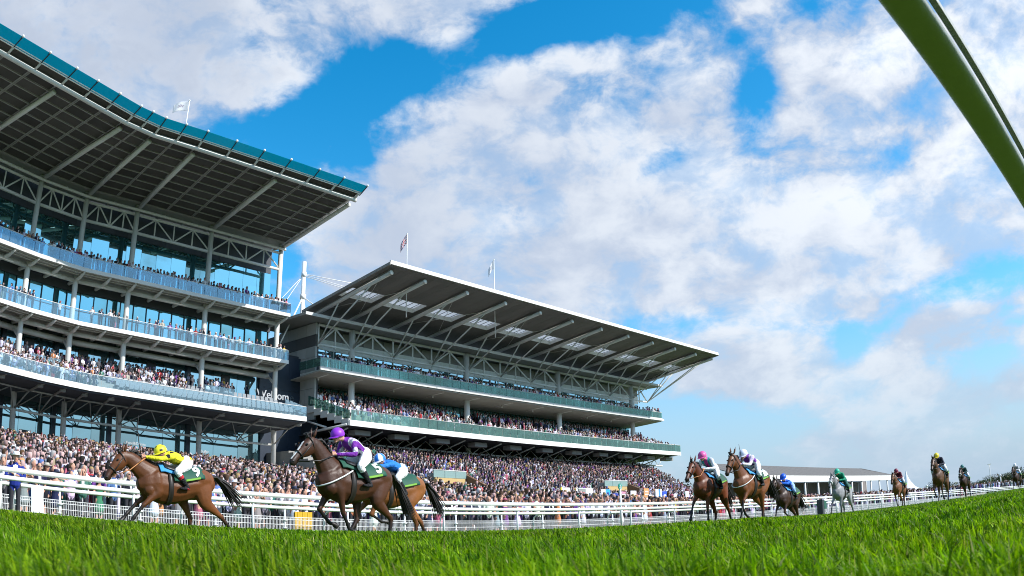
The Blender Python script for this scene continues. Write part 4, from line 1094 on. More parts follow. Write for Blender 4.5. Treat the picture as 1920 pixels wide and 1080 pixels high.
def coat_paint(me, B, base, dark, pts, blaze, socks):
    co, lab, t = B.label(me)
    n = len(co); c = np.tile(np.array(base, float), (n, 1)); dk = np.array(dark, float)
    def blend(w, col):
        nonlocal c
        w = np.clip(w, 0, 1)[:, None]; c = c * (1 - w) + np.array(col) * w
    mott = .5 + .5 * np.sin(co[:, 0] * 7 + np.sin(co[:, 2] * 9)) * np.sin(co[:, 2] * 6 + co[:, 1] * 5)
    c *= (.86 + .26 * mott)[:, None]
    blend(np.where((lab == 'trunk') | (lab == 'hindleg'), (-.05 - co[:, 0]) / .4, 0) * .55 * (co[:, 2] > .6), np.array(base) * 1.55)  # paler hindquarters: tan flanks plus sunlight painted into the coat
    blend(np.where(lab == 'neck', (t - .1) / .5, 0) * .3, np.array(base) * .55)  # darker neck: dark bay tone plus shade painted into the coat
    blend(np.where(lab == 'foreleg', (t - .30) / .22, 0), dk); blend(np.where(lab == 'hindleg', (t - .40) / .22, 0), dk)
    blend(np.where(lab == 'head', (t - .45) / .40, 0) * .8, dk); blend(np.where(lab == 'chin', 1., 0) * .8, dk)
    blend(np.where(lab == 'ear', (t - .5) / .5, 0), dk)
    if blaze: blend(np.where((lab == 'head') & (np.abs(co[:, 1]) < .026) & (t > .22) & (t < .80), 1., 0) * (B.face(co) > 0), (.72, .70, .66))
    for k, (lb, sd) in enumerate((('foreleg', 1), ('foreleg', -1), ('hindleg', 1), ('hindleg', -1))):
        if k in socks: blend(np.where((lab == lb) & (co[:, 1] * sd > 0), (t - .74) / .04, 0), (.62, .60, .56))
        blend(np.where((lab == lb) & (co[:, 1] * sd > 0), (t - .93) / .03, 0), (.03, .028, .025))
    paint(me, c)
GREEN_N = 0
def make_horse(name, label, loc, heading, pose, base, dark=(.012, .010, .009), number=None, blaze=False, socks=(), voxel=.024, hair=None, bridle=None, scale=1.0, drop=.2, strap=False, pitch=0.0, cloth=True, cheek=None):
    B, hp, neck = horse_body(pose)
    px, pz = pose['poll']; ha = rad(pose['head'])
    fn = np.array([math.sin(ha), 0, math.cos(ha)])
    B.face = lambda co: (co - np.array([px, 0, pz])) @ fn - .02
    root = thing(name, label, 'horse', loc, heading, 'race horses on the course')
    root.scale = (scale,) * 3; root.location.z -= drop * scale; root.rotation_euler.y = rad(pitch)
    me = B.skin('body', voxel, 3, .4)
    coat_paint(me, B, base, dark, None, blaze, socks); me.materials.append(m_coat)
    body = put('body', me, root)
    hair = hair or m_hair
    r = random.Random(hash(label) % 999)
    r = random.Random(len(label) * 7 + int(abs(loc[0]) * 10))
    # mane along the crest, blown back
    mb = MB(); N_ = np.array(neck)
    for i in range(64):
        t = (i + r.random()) / 64 * 3.3 + .6; k = min(int(t), 3); f = t - k
        p = N_[k] * (1 - f) + N_[k + 1] * f; d = N_[k + 1][:3] - N_[k][:3]; d = d / np.linalg.norm(d)
        nrm = np.array([-d[2], 0, d[0]]); c = p[:3] + nrm * (p[4] - .012) ; L_ = r.uniform(.09, .20)
        e1 = c + nrm * L_ * .35 - d * L_ * .45 + np.array([0, r.uniform(-.05, .05), 0]); e2 = c + nrm * L_ * .25 - d * L_ * 1.15 + np.array([0, r.uniform(-.09, .09), r.uniform(-.05, .02)])
        mb.tube([c - nrm * .02, e1, e2], [.022, .018, .004], 5, False)
    mb.build('mane', hair, root, True); mb = MB()
    for i in range(8):
        c = np.array(hp(.02, -.10)); mb.tube([c + np.array([0, r.uniform(-.03, .03), .0]), c + np.array([.03, r.uniform(-.05, .05), .06]), c + np.array([-.04 + r.uniform(-.05, .1), r.uniform(-.06, .06), r.uniform(.0, .1)])], [.018, .014, .004], 5, False)
    mb.build('forelock', hair, root, True)
    # tail streaming back
    mb = MB(); td = pose.get('tail', (-.75, -.22))
    for i in range(70):
        y0 = r.gauss(0, .02); a = r.uniform(.5, .86); dz = r.gauss(0, .055); dy = r.gauss(0, .06)
        mb.tube([(-.80, y0, 1.40), (-.93, y0 * 1.5, 1.41 + dz * .15), (-.93 + td[0] * .40 * a, dy * .5, 1.36 + td[1] * .3 + dz * .5), (-.93 + td[0] * .8 * a, dy, 1.30 + td[1] * .8 + dz), (-.93 + td[0] * 1.15 * a, dy * 1.4, 1.24 + td[1] * 1.3 + dz * 1.5)], [.024, .024, .018, .010, .002], 5, False)
    mb.build('tail', hair, root, True)
    for s in (1, -1):
        mb = MB(); c = np.array(hp(.27, -.055)); mb.ball((c[0], s * .083, c[2]), .021, 8, 6); mb.build('eye', m_eye, body, True)
        mb = MB(); c = np.array(hp(.96, -.015)); mb.ball((c[0], s * .048, c[2]), .016, 8, 6, (1.2, .8, 1)); mb.build('nostril', m_eye, body, True)
    # bridle
    bm_ = bridle or m_leather
    hq = np.array([n for n in [(*hp(t, o), l, v) for t, o, l, v in ((-.02, 0, .085, .11), (.16, .03, .098, .152), (.34, .025, .092, .148), (.55, 0, .068, .105), (.78, -.005, .058, .080), (.94, 0, .06, .075))]])
    tq = np.array([-.02, .16, .34, .55, .78, .94])
    hd_ = np.array([math.cos(ha), 0, -math.sin(ha)])
    def hring(mb, t, tilt=0.0, r_=.011):
        c = np.array([np.interp(t, tq, hq[:, i]) for i in range(5)]); pts = []
        for j in range(17):
            w = 2 * math.pi * j / 16; pts.append(c[:3] + fn * (c[4] * math.cos(w)) + np.array([0, 1, 0]) * (c[3] * math.sin(w)) + hd_ * (-tilt * math.cos(w)))
        mb.tube(pts, r_, 6, False)
    mb = MB(); hring(mb, .08, .05); hring(mb, .62, 0, .014)
    for s in (1, -1):
        a, b_ = np.array(hp(.06)), np.array(hp(.80, .03)); mid = np.array(hp(.40, .02))
        mb.tube([a + np.array([0, s * .095, 0]), mid + np.array([0, s * .088, 0]), b_ + np.array([0, s * .062, 0])], .011, 6)
    mb.build('bridle', bm_, root, True)
    if cheek:
        mb = MB(); hring(mb, .60, 0, .034); mb.build('noseband', cheek, root, True)
    hx_, hz_ = pose['hands']
    for s in (1, -1):
        a = np.array(hp(.82, .05)) + np.array([0, s * .06, 0]); b_ = np.array([hx_, s * .07, hz_])
        m1 = a * .55 + b_ * .45 + np.array([0, s * .11, -.05])
        mb = MB(); mb.tube([a, m1, b_], .011, 6); mb.tube([m1 * .5 + b_ * .5, b_], .016, 6); mb.build('rein', pose.get('reinmat', bm_), root, True)
    # girth, saddle, cloth
    def wrap(name_, x0, x1, a0, a1, k, m, nx=5, na=18, th=.008, flare=0.0, parent=root):
        mb = MB(); vs = []
        for lay in (k, k + th):
            for i in range(nx + 1):
                x = x0 + (x1 - x0) * i / nx; zc, ry, rz2 = trunk_at(x)
                for j in range(na + 1):
                    w = rad(a0 + (a1 - a0) * j / na); fl = flare * max(0, abs(math.sin(w)) - .6)
                    ripple = .006 * math.sin(i * 2.1 + j * .6)
                    vs.append((x, (ry + lay + fl + ripple) * math.sin(w), zc + (rz2 + lay) * math.cos(w)))
        A_ = (nx + 1) * (na + 1); fs = []
        for i in range(nx):
            for j in range(na):
                q = (i * (na + 1) + j, (i + 1) * (na + 1) + j, (i + 1) * (na + 1) + j + 1, i * (na + 1) + j + 1)
                fs.append(q); fs.append(tuple(v + A_ for v in q[::-1]))
        for i in range(nx):
            for j in (0, na):
                q = (i * (na + 1) + j, (i + 1) * (na + 1) + j, (i + 1) * (na + 1) + j + A_, i * (na + 1) + j + A_); fs.append(q)
        for j in range(na):
            for i in (0, nx):
                q = (i * (na + 1) + j, i * (na + 1) + j + 1, i * (na + 1) + j + 1 + A_, i * (na + 1) + j + A_); fs.append(q)
        mb.add(vs, fs); return mb.build(name_, m, parent, True)
    wrap('girth', .21, .30, -180, 180, .012, m_leather, 2, 28)
    if cloth:
        cl = wrap('saddlecloth', -.52, .20, -74, 74, .022, m_clothg, 9, 24, .010, .05)
        wrap('cloth_trim', -.40, -.06, 68, 75, .038, m_lime, 4, 4, .006, .05, cl); wrap('cloth_trim', -.40, -.06, -75, -68, .038, m_lime, 4, 4, .006, .05, cl)
        wrap('saddle_pad', .12, .46, -52, 52, .030, m_padb if blaze is False else m_clothg, 4, 16, .012)
        wrap('saddle', -.06, .36, -40, 40, .048, m_saddle, 5, 12, .022)
        if number:
            tm = text_mesh(number, .31 if len(number) < 2 else .27, 0, bold=.012); tm.materials.clear(); tm.materials.append(m_num)
            for v in tm.vertices:
                x = -.36 - v.co.x; zc, ry, rz2 = trunk_at(x); w = rad(62) - (v.co.y - .0) / .31
                v.co = Vector((x, (ry + .042 + .05 * max(0, math.sin(w) - .6)) * math.sin(w), zc + (rz2 + .042) * math.cos(w)))
            put('cloth_number', tm, cl)
    if strap:
        mb = MB(); pts = []
        for j in range(21):
            w = rad(-120 + 240 * j / 20); pts.append((.86 - .62 * (j / 10 - 1) ** 2 * 1.0 + .02, .245 * math.sin(w) * (1.05 if abs(j - 10) < 8 else 1.1), 1.10 + .30 * (j / 10 - 1) ** 2))
        mb.tube(pts, .014, 6); mb.build('breast_strap', m_wstrap, root, True)
    return root

# ------------------------------------------------------------------ jockey, in the horse's own frame
m_jock = mat('jockey_silks', rough=.6, spec=.25, attr='tint', grain=.22, gscale=13, bump=1.0)
SKIN, WHITE, BLACK = (.55, .30, .21), (.80, .80, .80), (.012, .012, .014)
def finger_hand(B, c, s, fwd, lab):
    """a fist closed round the rein: palm, four bent fingers of different length, a thumb"""
    c = np.array(c); f = np.array(fwd) / np.linalg.norm(fwd); up = np.array([0, 0, 1.]); up -= f * (up @ f); up /= np.linalg.norm(up); sd = np.cross(f, up) * s
    B.chain(lab, [(*(c - f * .03), .034, .020), (*(c + f * .035), .040, .022)], 1)
    for i, L_ in enumerate((.072, .080, .075, .060)):
        b0 = c + f * .035 + up * (.033 - .022 * i); k1 = b0 + f * L_ * .42 + sd * .012; k2 = k1 - sd * .035 + f * .004; k3 = k2 - sd * .012 - f * L_ * .30
        B.chain(lab, [(*b0, .0105, .0105), (*k1, .0102, .0102), (*k2, .0095, .0095), (*k3, .0085, .0085)], 1)
    B.chain(lab, [(*(c - f * .01 + up * .03), .013, .013), (*(c + f * .025 + up * .052 - sd * .012), .0115, .0115), (*(c + f * .055 + up * .048 - sd * .022), .009, .009)], 1)
def make_jockey(label, root, P, silks, sleeve, cap, breeches=WHITE, cuff=None, voxel=.016, spots=None, stripes=None, sash=None, capspots=None, fine=False):
    B = Body()
    pe, ch, sh, hd_ = (np.array((p[0], 0, p[1])) for p in (P['seat'], P['chest'], P['neck'], P['head']))
    B.chain('torso', [(*(pe - (ch - pe) * .12), .145, .115), (*pe, .165, .135), (*(pe * .6 + ch * .4), .145, .105), (*ch, .17, .125), (*(ch * .3 + sh * .7), .15, .10), (*sh, .07, .065)], 3)
    B.chain('breeches', [(*(pe - (ch - pe) * .16), .15, .125), (*(pe + (ch - pe) * .10), .168, .14)], 2)
    B.chain('skin', [(*sh, .058, .058), (*(sh * .4 + hd_ * .6), .055, .055)], 1)
    fx, fz = math.cos(rad(P['look'])), -math.sin(rad(P['look']))
    def fp(f, u, y=0.0): return (hd_[0] + fx * f + -fz * u * 1.0 * (1 if True else 0), y, hd_[2] + fz * f + fx * u)
    B.chain('skin', [(*fp(-.06, .0), .070, .085), (*fp(.02, -.01), .074, .10), (*fp(.07, -.035), .055, .075)], 3)
    B.chain('skin', [(*fp(.085, .0), .014, .018), (*fp(.115, -.02), .016, .016)], 2)
    B.chain('skin', [(*fp(.06, -.085), .035, .03), (*fp(.085, -.09), .025, .022)], 2)
    for s in (1, -1): B.chain('skin', [(*fp(-.01, -.01, s * .075), .014, .03), (*fp(-.02, -.01, s * .085), .010, .025)], 1)
    for s in (1, -1):
        sp = ch * .35 + sh * .65 + np.array([-.02, s * .155, -.01])
        hx_, hz_ = P['hands']; hnd = np.array((hx_ + (.04 if s > 0 else 0), s * .07, hz_)); el = np.array((P['elbow'][0], s * P['elbow'][2], P['elbow'][1]))
        B.chain('arm', [(*(sp * .7 + ch * .3), .06, .075), (*sp, .064, .074), (*(sp * .5 + el * .5), .054, .058), (*el, .048, .050), (*(el * .45 + hnd * .55), .042, .043), (*(el * .12 + hnd * .88), .034, .034)], 3)
        if fine: finger_hand(B, hnd, s, hnd - el, 'hand')
        else: B.chain('hand', [(*(hnd - .02 * (hnd - el)), .034, .036), (*(hnd + .12 * (hnd - el)), .032, .030)], 1)
        hip = pe + np.array([.02, s * .10, -.05]); kn = np.array((P['knee'][0], s * .31, P['knee'][1])); an = np.array((P['ankle'][0], s * .31, P['ankle'][1])); to = an + np.array([.17, s * .02, -.035])
        B.chain('breeches', [(*hip, .10, .12), (*(hip * .6 + kn * .4), .092, .11), (*(hip * .2 + kn * .8), .07, .082), (*kn, .062, .070), (*(kn * .75 + an * .25), .058, .062)], 3)
        B.chain('boot', [(*(kn * .78 + an * .22), .056, .062), (*(kn * .5 + an * .5), .055, .06), (*(kn * .08 + an * .92), .040, .045), (*an, .042, .05), (*(an + np.array([-.03, 0, -.03])), .036, .036)], 3)
        B.chain('boot', [(*(an + np.array([-.045, 0, -.04])), .034, .03), (*(an * .4 + to * .6 + np.array([0, 0, -.02])), .042, .030), (*to, .034, .022)], 2)
    me = B.skin('body', voxel, 2, .35, 10)
    co, lab, t = B.label(me); n = len(co); c = np.zeros((n, 3))
    for k, v in (('torso', silks), ('arm', sleeve), ('skin', SKIN), ('hand', SKIN), ('breeches', breeches), ('boot', BLACK)): c[lab == k] = v
    if cuff is not None: c[(lab == 'boot') & (t < .22)] = cuff
    if stripes is not None:
        w = (lab == 'arm') & (np.sin(t * 13 + co[:, 1] * 30) > .15); c[w] = stripes
        w = (lab == 'torso') & (np.abs(np.abs(co[:, 1]) - .11) < .022); c[w] = stripes
    if sash is not None:
        c[(lab == 'torso') & (np.abs(co[:, 1] - .02) < .05)] = sash
    if spots is not None:
        for (x, y, z) in spots:
            d = np.linalg.norm(co - np.array((x, y, z)), axis=1); c[(d < .055) & ((lab == 'torso') | (lab == 'arm'))] = BLACK
    paint(me, c); me.materials.append(m_jock)
    o = put('person', me); o.matrix_world = root.matrix_basis.copy()
    tag(o, label, 'person', 'jockeys')
    # helmet with peak, goggles
    mb = MB(); vs, fs = [], []
    hc = np.array(fp(-.012, .028)); fv, uv = np.array([fx, 0, fz]), np.array([-fz, 0, fx])
    NA, NB = 24, 12
    for i in range(NB + 1):
        ph = math.pi * .60 * i / NB
        for j in range(NA):
            w = 2 * math.pi * j / NA
            p = hc + uv * (.128 * math.cos(ph)) + fv * (.142 * math.sin(ph) * math.cos(w)) + np.array([0, 1, 0]) * (.118 * math.sin(ph) * math.sin(w))
            vs.append(p)
    mi = []
    for i in range(NB):
        for j in range(NA):
            fs.append((i * NA + j, (i + 1) * NA + j, (i + 1) * NA + (j + 1) % NA, i * NA + (j + 1) % NA))
            w = (j + .5) / NA
            mi.append(1 if capspots == 'stripe' and (j // 3) % 2 else (1 if capspots == 'dots' and ((i in (3, 4) and j % 8 in (0, 1)) or (i in (8, 9) and j % 8 in (4, 5))) else 0))
    mb.add(vs, fs); mb.mi = mi
    m0 = mat('cap_' + '_'.join('%02d' % int(v * 99) for v in cap), cap, .45, spec=.4)
    m1 = mat('cap_second_white', WHITE, .5) if capspots == 'stripe' else mat('cap_second_black', BLACK, .5)
    hm = mb.build('helmet', [m0, m1], o, True)
    mb = MB(); vs = []
    for (rr_, dz) in ((.128, .0), (.185, -.012)):
        for j in range(9):
            w = rad(-62 + 124 * j / 8); vs.append(hc + uv * (-.022 + dz) + fv * (rr_ * 1.08 * math.cos(w)) + np.array([0, 1, 0]) * (.118 if rr_ < .15 else .125) * math.sin(w))
    k = len(vs); vs += [v - uv * .012 for v in vs]
    fs = [(j, j + 1, 10 + j, 9 + j) for j in range(8)] + [(k + 9 + j, k + 10 + j, k + j + 1, k + j) for j in range(8)] + [(9 + j, 10 + j, k + 10 + j, k + 9 + j) for j in range(8)]
    mb.add(vs, fs); mb.build('peak', m0 if capspots != 'stripe' else m1, hm)
    mb = MB(); g0 = hc + uv * -.045 + fv * .085
    for s in (1, -1): mb.ball(g0 + np.array([0, s * .032, 0]), .034, 8, 5, (.6, 1, .7))
    mb.build('goggles', m_leather, o, True)
    return o
# ------------------------------------------------------------------ the field
BAY, DBAY, LBAY = (.105, .036, .011), (.040, .016, .008), (.17, .062, .017)
HEAD0 = math.atan2(-U.y, -U.x)
G1 = dict(front=((50, 42, 36), (56, 46, 40)), hind=((-14, -54, -42, -32), (48, -22, 2, 4)), poll=(1.22, 1.72), head=52, tail=(-.72, -.30), hands=(.72, 1.72))
G2 = dict(front=((-12, -28, -70), (34, -44, -72)), hind=((14, -50, 6, 18), (52, 4, 36, 40)), poll=(1.04, 1.88), head=44, tail=(-.60, -.48), hands=(.48, 1.66))
G3 = dict(front=((30, -62, -88), (48, 20, 0)), hind=((30, -30, 10, 20), (-10, -46, -24, -50)), poll=(1.10, 1.82), head=50, tail=(-.6, -.4), hands=(.58, 1.70))
G4 = dict(front=((6, -4, -10), (52, 30, 16)), hind=((-8, -46, -26, -40), (26, -30, 8, 14)), poll=(1.06, 1.84), head=46, tail=(-.55, -.45), hands=(.52, 1.70))
G5 = dict(front=((40, 26, 10), (-16, -34, -60)), hind=((40, -12, 12, 14), (2, -48, -6, -20)), poll=(1.06, 1.86), head=52, tail=(-.6, -.4), hands=(.55, 1.70))
LOW = dict(seat=(-.24, 1.68), chest=(.06, 1.75), neck=(.24, 1.79), head=(.37, 1.84), look=20, elbow=(.44, 1.70, .20), hands=(.72, 1.72), knee=(.14, 1.46), ankle=(-.08, 1.17))
UP = dict(seat=(-.22, 1.75), chest=(.06, 1.89), neck=(.26, 1.97), head=(.43, 2.03), look=16, elbow=(.22, 1.70, .25), hands=(.50, 1.68), knee=(.14, 1.48), ankle=(-.08, 1.18))
def course(a, d): return Vector((math.sin(rad(a)) * d, math.cos(rad(a)) * d, 0))
YEL, PUR, BLU = (.80, .72, .03), (.17, .02, .32), (.02, .19, .62)
def runner(label, jlabel, a, d, pose, jp, coat, silks, sleeve, cap, turn=0, hk={}, jk={}, dz=0.0):
    loc = course(a, d); loc.z = gz(loc) + dz
    pose = dict(pose); pose['hands'] = jp['hands']
    h_ = make_horse('horse', label, loc, HEAD0 + rad(turn), pose, coat, **hk)
    bpy.context.view_layer.update()
    j_ = make_jockey(jlabel, h_, jp, silks, sleeve, cap, **jk)
    return h_, j_
lead, lead_j = runner('leading bay racehorse stretched out flat with number 9 on its green cloth', 'jockey in yellow silks with black spots crouched flat on the leading horse', -22.9, 17.3,
       dict(G1, reinmat=m_tanl), LOW, BAY, YEL, YEL, YEL, 3, dict(number='9', voxel=.020, cheek=None, pitch=2), dict(cuff=(.5, .02, .03), voxel=.0115, fine=True, capspots='dots', spots=[(.16, .12, 1.87), (.16, -.12, 1.87), (-.10, .13, 1.82), (.02, 0, 1.88), (-.16, .0, 1.81), (.30, .2, 1.76)]), -.17)
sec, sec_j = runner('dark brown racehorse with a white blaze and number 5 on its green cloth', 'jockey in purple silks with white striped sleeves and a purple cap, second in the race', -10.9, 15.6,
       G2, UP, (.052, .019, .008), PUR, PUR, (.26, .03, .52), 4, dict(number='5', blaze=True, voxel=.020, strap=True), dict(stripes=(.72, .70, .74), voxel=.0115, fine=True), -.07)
third, third_j = runner('light bay racehorse half hidden behind the dark brown number 5', 'jockey in royal blue with a blue and white striped cap behind the purple rider', -8.35, 18.3,
       G3, LOW, LBAY, BLU, BLU, BLU, 0, dict(voxel=.026, drop=.26), dict(voxel=.016, capspots='stripe'), -.02)
runner('chestnut bay racehorse with an open mouth and orange rein left of the white capped rider', 'jockey in teal and pink silks with white sleeves and a glossy pink cap', 12.95, 23.6,
       dict(G4, poll=(1.06, 1.80), reinmat=m_tanl), UP, (.12, .032, .011), (.02, .30, .30), (.70, .74, .78), (.62, .10, .32), 4, dict(voxel=.026), dict(sash=(.55, .06, .30), voxel=.016), .0)
e_h, e_j = runner('bay racehorse with number 20 on its cloth and a white breast strap', 'jockey in purple and white with a white cap, leaning low beside the pink cap', 15.75, 23.4,
       dict(G5, poll=(1.02, 1.92), head=54), dict(LOW, head=(.40, 1.98), neck=(.26, 1.94), chest=(.06, 1.86), seat=(-.22, 1.76)), (.15, .050, .015), PUR, (.50, .42, .60), (.72, .72, .84), -2, dict(number='20', strap=True, voxel=.026), dict(stripes=(.72, .70, .74), voxel=.016), .0)
runner('dark bay racehorse tucked behind the horse with number 20', 'jockey all in bright blue crouched low in front of the open stand', 18.15, 31.5,
       G3, dict(LOW, head=(.36, 1.93)), DBAY, (.01, .10, .55), (.01, .12, .60), (.01, .10, .60), 0, dict(voxel=.03), dict(breeches=(.30, .45, .75), voxel=.02), -.24)
runner('dapple grey racehorse with a pale noseband', 'jockey in emerald green on the grey horse', 21.8, 36.5,
       G4, UP, (.26, .26, .27), (.0, .26, .13), (.0, .28, .15), (.02, .42, .26), 0, dict(dark=(.05, .05, .055), hair=m_ghair, cheek=m_wstrap, socks=(0, 3), voxel=.03), dict(breeches=(.03, .12, .10), voxel=.02), -.08)
runner('bay racehorse between the grey horse and the yellow capped rider, passing the white marquee', 'jockey in dark maroon silks and maroon cap', 25.75, 45.5,
       G5, UP, (.17, .068, .026), (.13, .01, .03), (.12, .01, .03), (.16, .01, .04), 0, dict(socks=(1,), voxel=.034), dict(voxel=.022), .0)
runner('tall brown racehorse whose rider wears a yellow cap', 'jockey in black silks with a bright yellow cap', 28.6, 36.0,
       G2, UP, (.10, .044, .018), (.015, .018, .035), (.015, .02, .04), (.75, .58, .03), 0, dict(voxel=.03), dict(voxel=.02), .03)
runner('dark racehorse seen almost head on, right of the yellow capped rider', 'jockey in dark green with a teal cap, second last of the field', 30.25, 53.0,
       G4, UP, DBAY, (.02, .06, .06), (.02, .07, .07), (.03, .16, .16), 0, dict(voxel=.036, cheek=m_wstrap), dict(voxel=.022), .02)
runner('dark bay racehorse trailing last at the right edge of the picture', 'jockey in pale silks and a white cap on the last horse', 33.9, 64.0,
       G3, UP, DBAY, (.45, .46, .52), (.50, .50, .55), (.75, .75, .78), -6, dict(voxel=.036), dict(voxel=.022), -.05)
# whips
def whip(label, root, pts):
    mb = MB(); mb.tube(pts, .012, 6, True, .005); o = mb.build('whip', m_leather, None, True); o.matrix_world = root.matrix_basis.copy(); return tag(o, label, 'whip', 'jockey whips')
whip('short black whip held up in front of the white capped jockey', e_h, [(.78, .16, 1.70), (.92, .20, 1.98), (1.02, .22, 2.22)])
whip('thin black whip raised upright by the yellow jockey', lead, [(.76, -.08, 1.74), (.80, -.12, 2.0), (.83, -.14, 2.3), (.80, -.15, 2.55)])
bpy.context.view_layer.update()
# ------------------------------------------------------------------ spectators
FACE = math.atan2(N.y, N.x)                                   # they look across the course
CLOTH = [((.74, .73, .76), 'white', 9), ((.60, .57, .74), 'pale lilac', 6.5), ((.02, .025, .06), 'navy', 6), ((.016, .016, .022), 'black', 5.5), ((.10, .10, .11), 'charcoal', 3), ((.45, .12, .18), 'pink', 2.6), ((.34, .03, .035), 'red', 1.0), ((.10, .17, .40), 'blue', 2), ((.44, .41, .35), 'cream', 2.0), ((.28, .22, .15), 'tan', .9), ((.16, .06, .26), 'purple', 2), ((.24, .30, .36), 'grey blue', 2), ((.50, .34, .05), 'mustard', .6), ((.05, .17, .12), 'green', .8), ((.50, .22, .10), 'orange', .5), ((.22, .22, .23), 'grey', 2.5)]
CW = np.array([c[2] for c in CLOTH], float); CW /= CW.sum()
HAIRC = [((.018, .014, .012), 'black'), ((.055, .030, .016), 'brown'), ((.11, .06, .028), 'chestnut'), ((.36, .25, .11), 'blonde'), ((.34, .33, .32), 'grey'), ((.62, .61, .60), 'white')]
HWT = np.array([7, 5, 2, 1.0, 1.8, .9]); HWT = HWT / HWT.sum()
def soup_template(kind):
    arms_up = kind == 2
    kind = min(kind, 1)
    """small standing figure facing +x: vertices, triangles/quads, part id per vertex (0 legs 1 coat 2 sleeves 3 skin 4 hair 5 shirt)"""
    mb = MB(); ids = []
    def done(i): ids.extend([i] * (len(mb.v) - len(ids)))
    def ring(n, z, rx, ry, x=0): return [(x + rx * math.cos(2 * math.pi * j / n + .4), ry * math.sin(2 * math.pi * j / n + .4), z) for j in range(n)]
    def loft(rs, n):
        o = len(mb.v); mb.v += [p for r_ in rs for p in r_]
        for i in range(len(rs) - 1):
            for j in range(n): mb.f.append((o + i * n + j, o + i * n + (j + 1) % n, o + (i + 1) * n + (j + 1) % n, o + (i + 1) * n + j)); mb.mi.append(0)
        mb.f.append(tuple(o + (len(rs) - 1) * n + j for j in range(n))); mb.mi.append(0)
    if kind == 0:
        for s in (1, -1): mb.tube([(0, s * .09, 0), (0, s * .10, .9)], .07, 5, False, .09); done(0)
    else:
        loft([ring(5, .1, .10, .16), ring(5, .92, .12, .17)], 5); done(0)
    n = 6
    loft([ring(n, .86, .125, .175), ring(n, 1.12, .12, .165, .01), ring(n, 1.36, .115, .20), ring(n, 1.46, .075, .12)], n); done(1)
    if kind == 0:
        mb.tube([(.02, .21, 1.40), (.04, .27, 1.12), (.20, .17, 1.02)], [.055, .048, .038], 5, False); done(2)
        mb.tube([(.02, -.21, 1.40), (.05, -.26, 1.13), (.22, -.15, 1.08)], [.055, .048, .038], 5, False); done(2)
        mb.ball((.23, .15, 1.02), .045, 5, 3); mb.ball((.25, -.13, 1.09), .045, 5, 3); done(3)
        mb.add([(.128, -.05, 1.36), (.128, .05, 1.36), (.138, 0, 1.08)], [(0, 1, 2)]); done(5)
    else:
        if arms_up:
            mb.tube([(.0, .20, 1.38), (.14, .24, 1.42), (.14, .14, 1.68)], .042, 4, False); mb.tube([(.0, -.20, 1.38), (.10, -.30, 1.55), (.12, -.26, 1.86)], .042, 4, False); done(2)
            mb.ball((.14, .12, 1.71), .05, 4, 3); mb.ball((.12, -.25, 1.90), .05, 4, 3); done(3)
        else:
            for s in (1, -1): mb.tube([(.0, s * .20, 1.38), (.10, s * .24, 1.05)], .05, 4, False)
            done(2)
        mb.add([(.126, -.055, 1.38), (.126, .055, 1.38), (.136, 0, 1.10)], [(0, 1, 2)]); done(5)
    nb, nm = (7, 5) if kind == 0 else (6, 4)
    mb.tube([(0, 0, 1.42), (.01, 0, 1.54)], .055, 5, False); mb.ball((.015, 0, 1.625), .105, nb, nm, (.98, .80, 1.22)); done(3)
    hr = [ring(nb, 1.53, .085, .100, -.042), ring(nb, 1.64, .118, .106, -.022), ring(nb, 1.70, .118, .104, -.008), ring(nb, 1.765, .080, .070, -.005)]
    loft(hr, nb); done(4)
    V = np.array(mb.v); polys = mb.f
    return V, polys, np.array(ids)
TPL = [soup_template(0), soup_template(1), soup_template(2)]
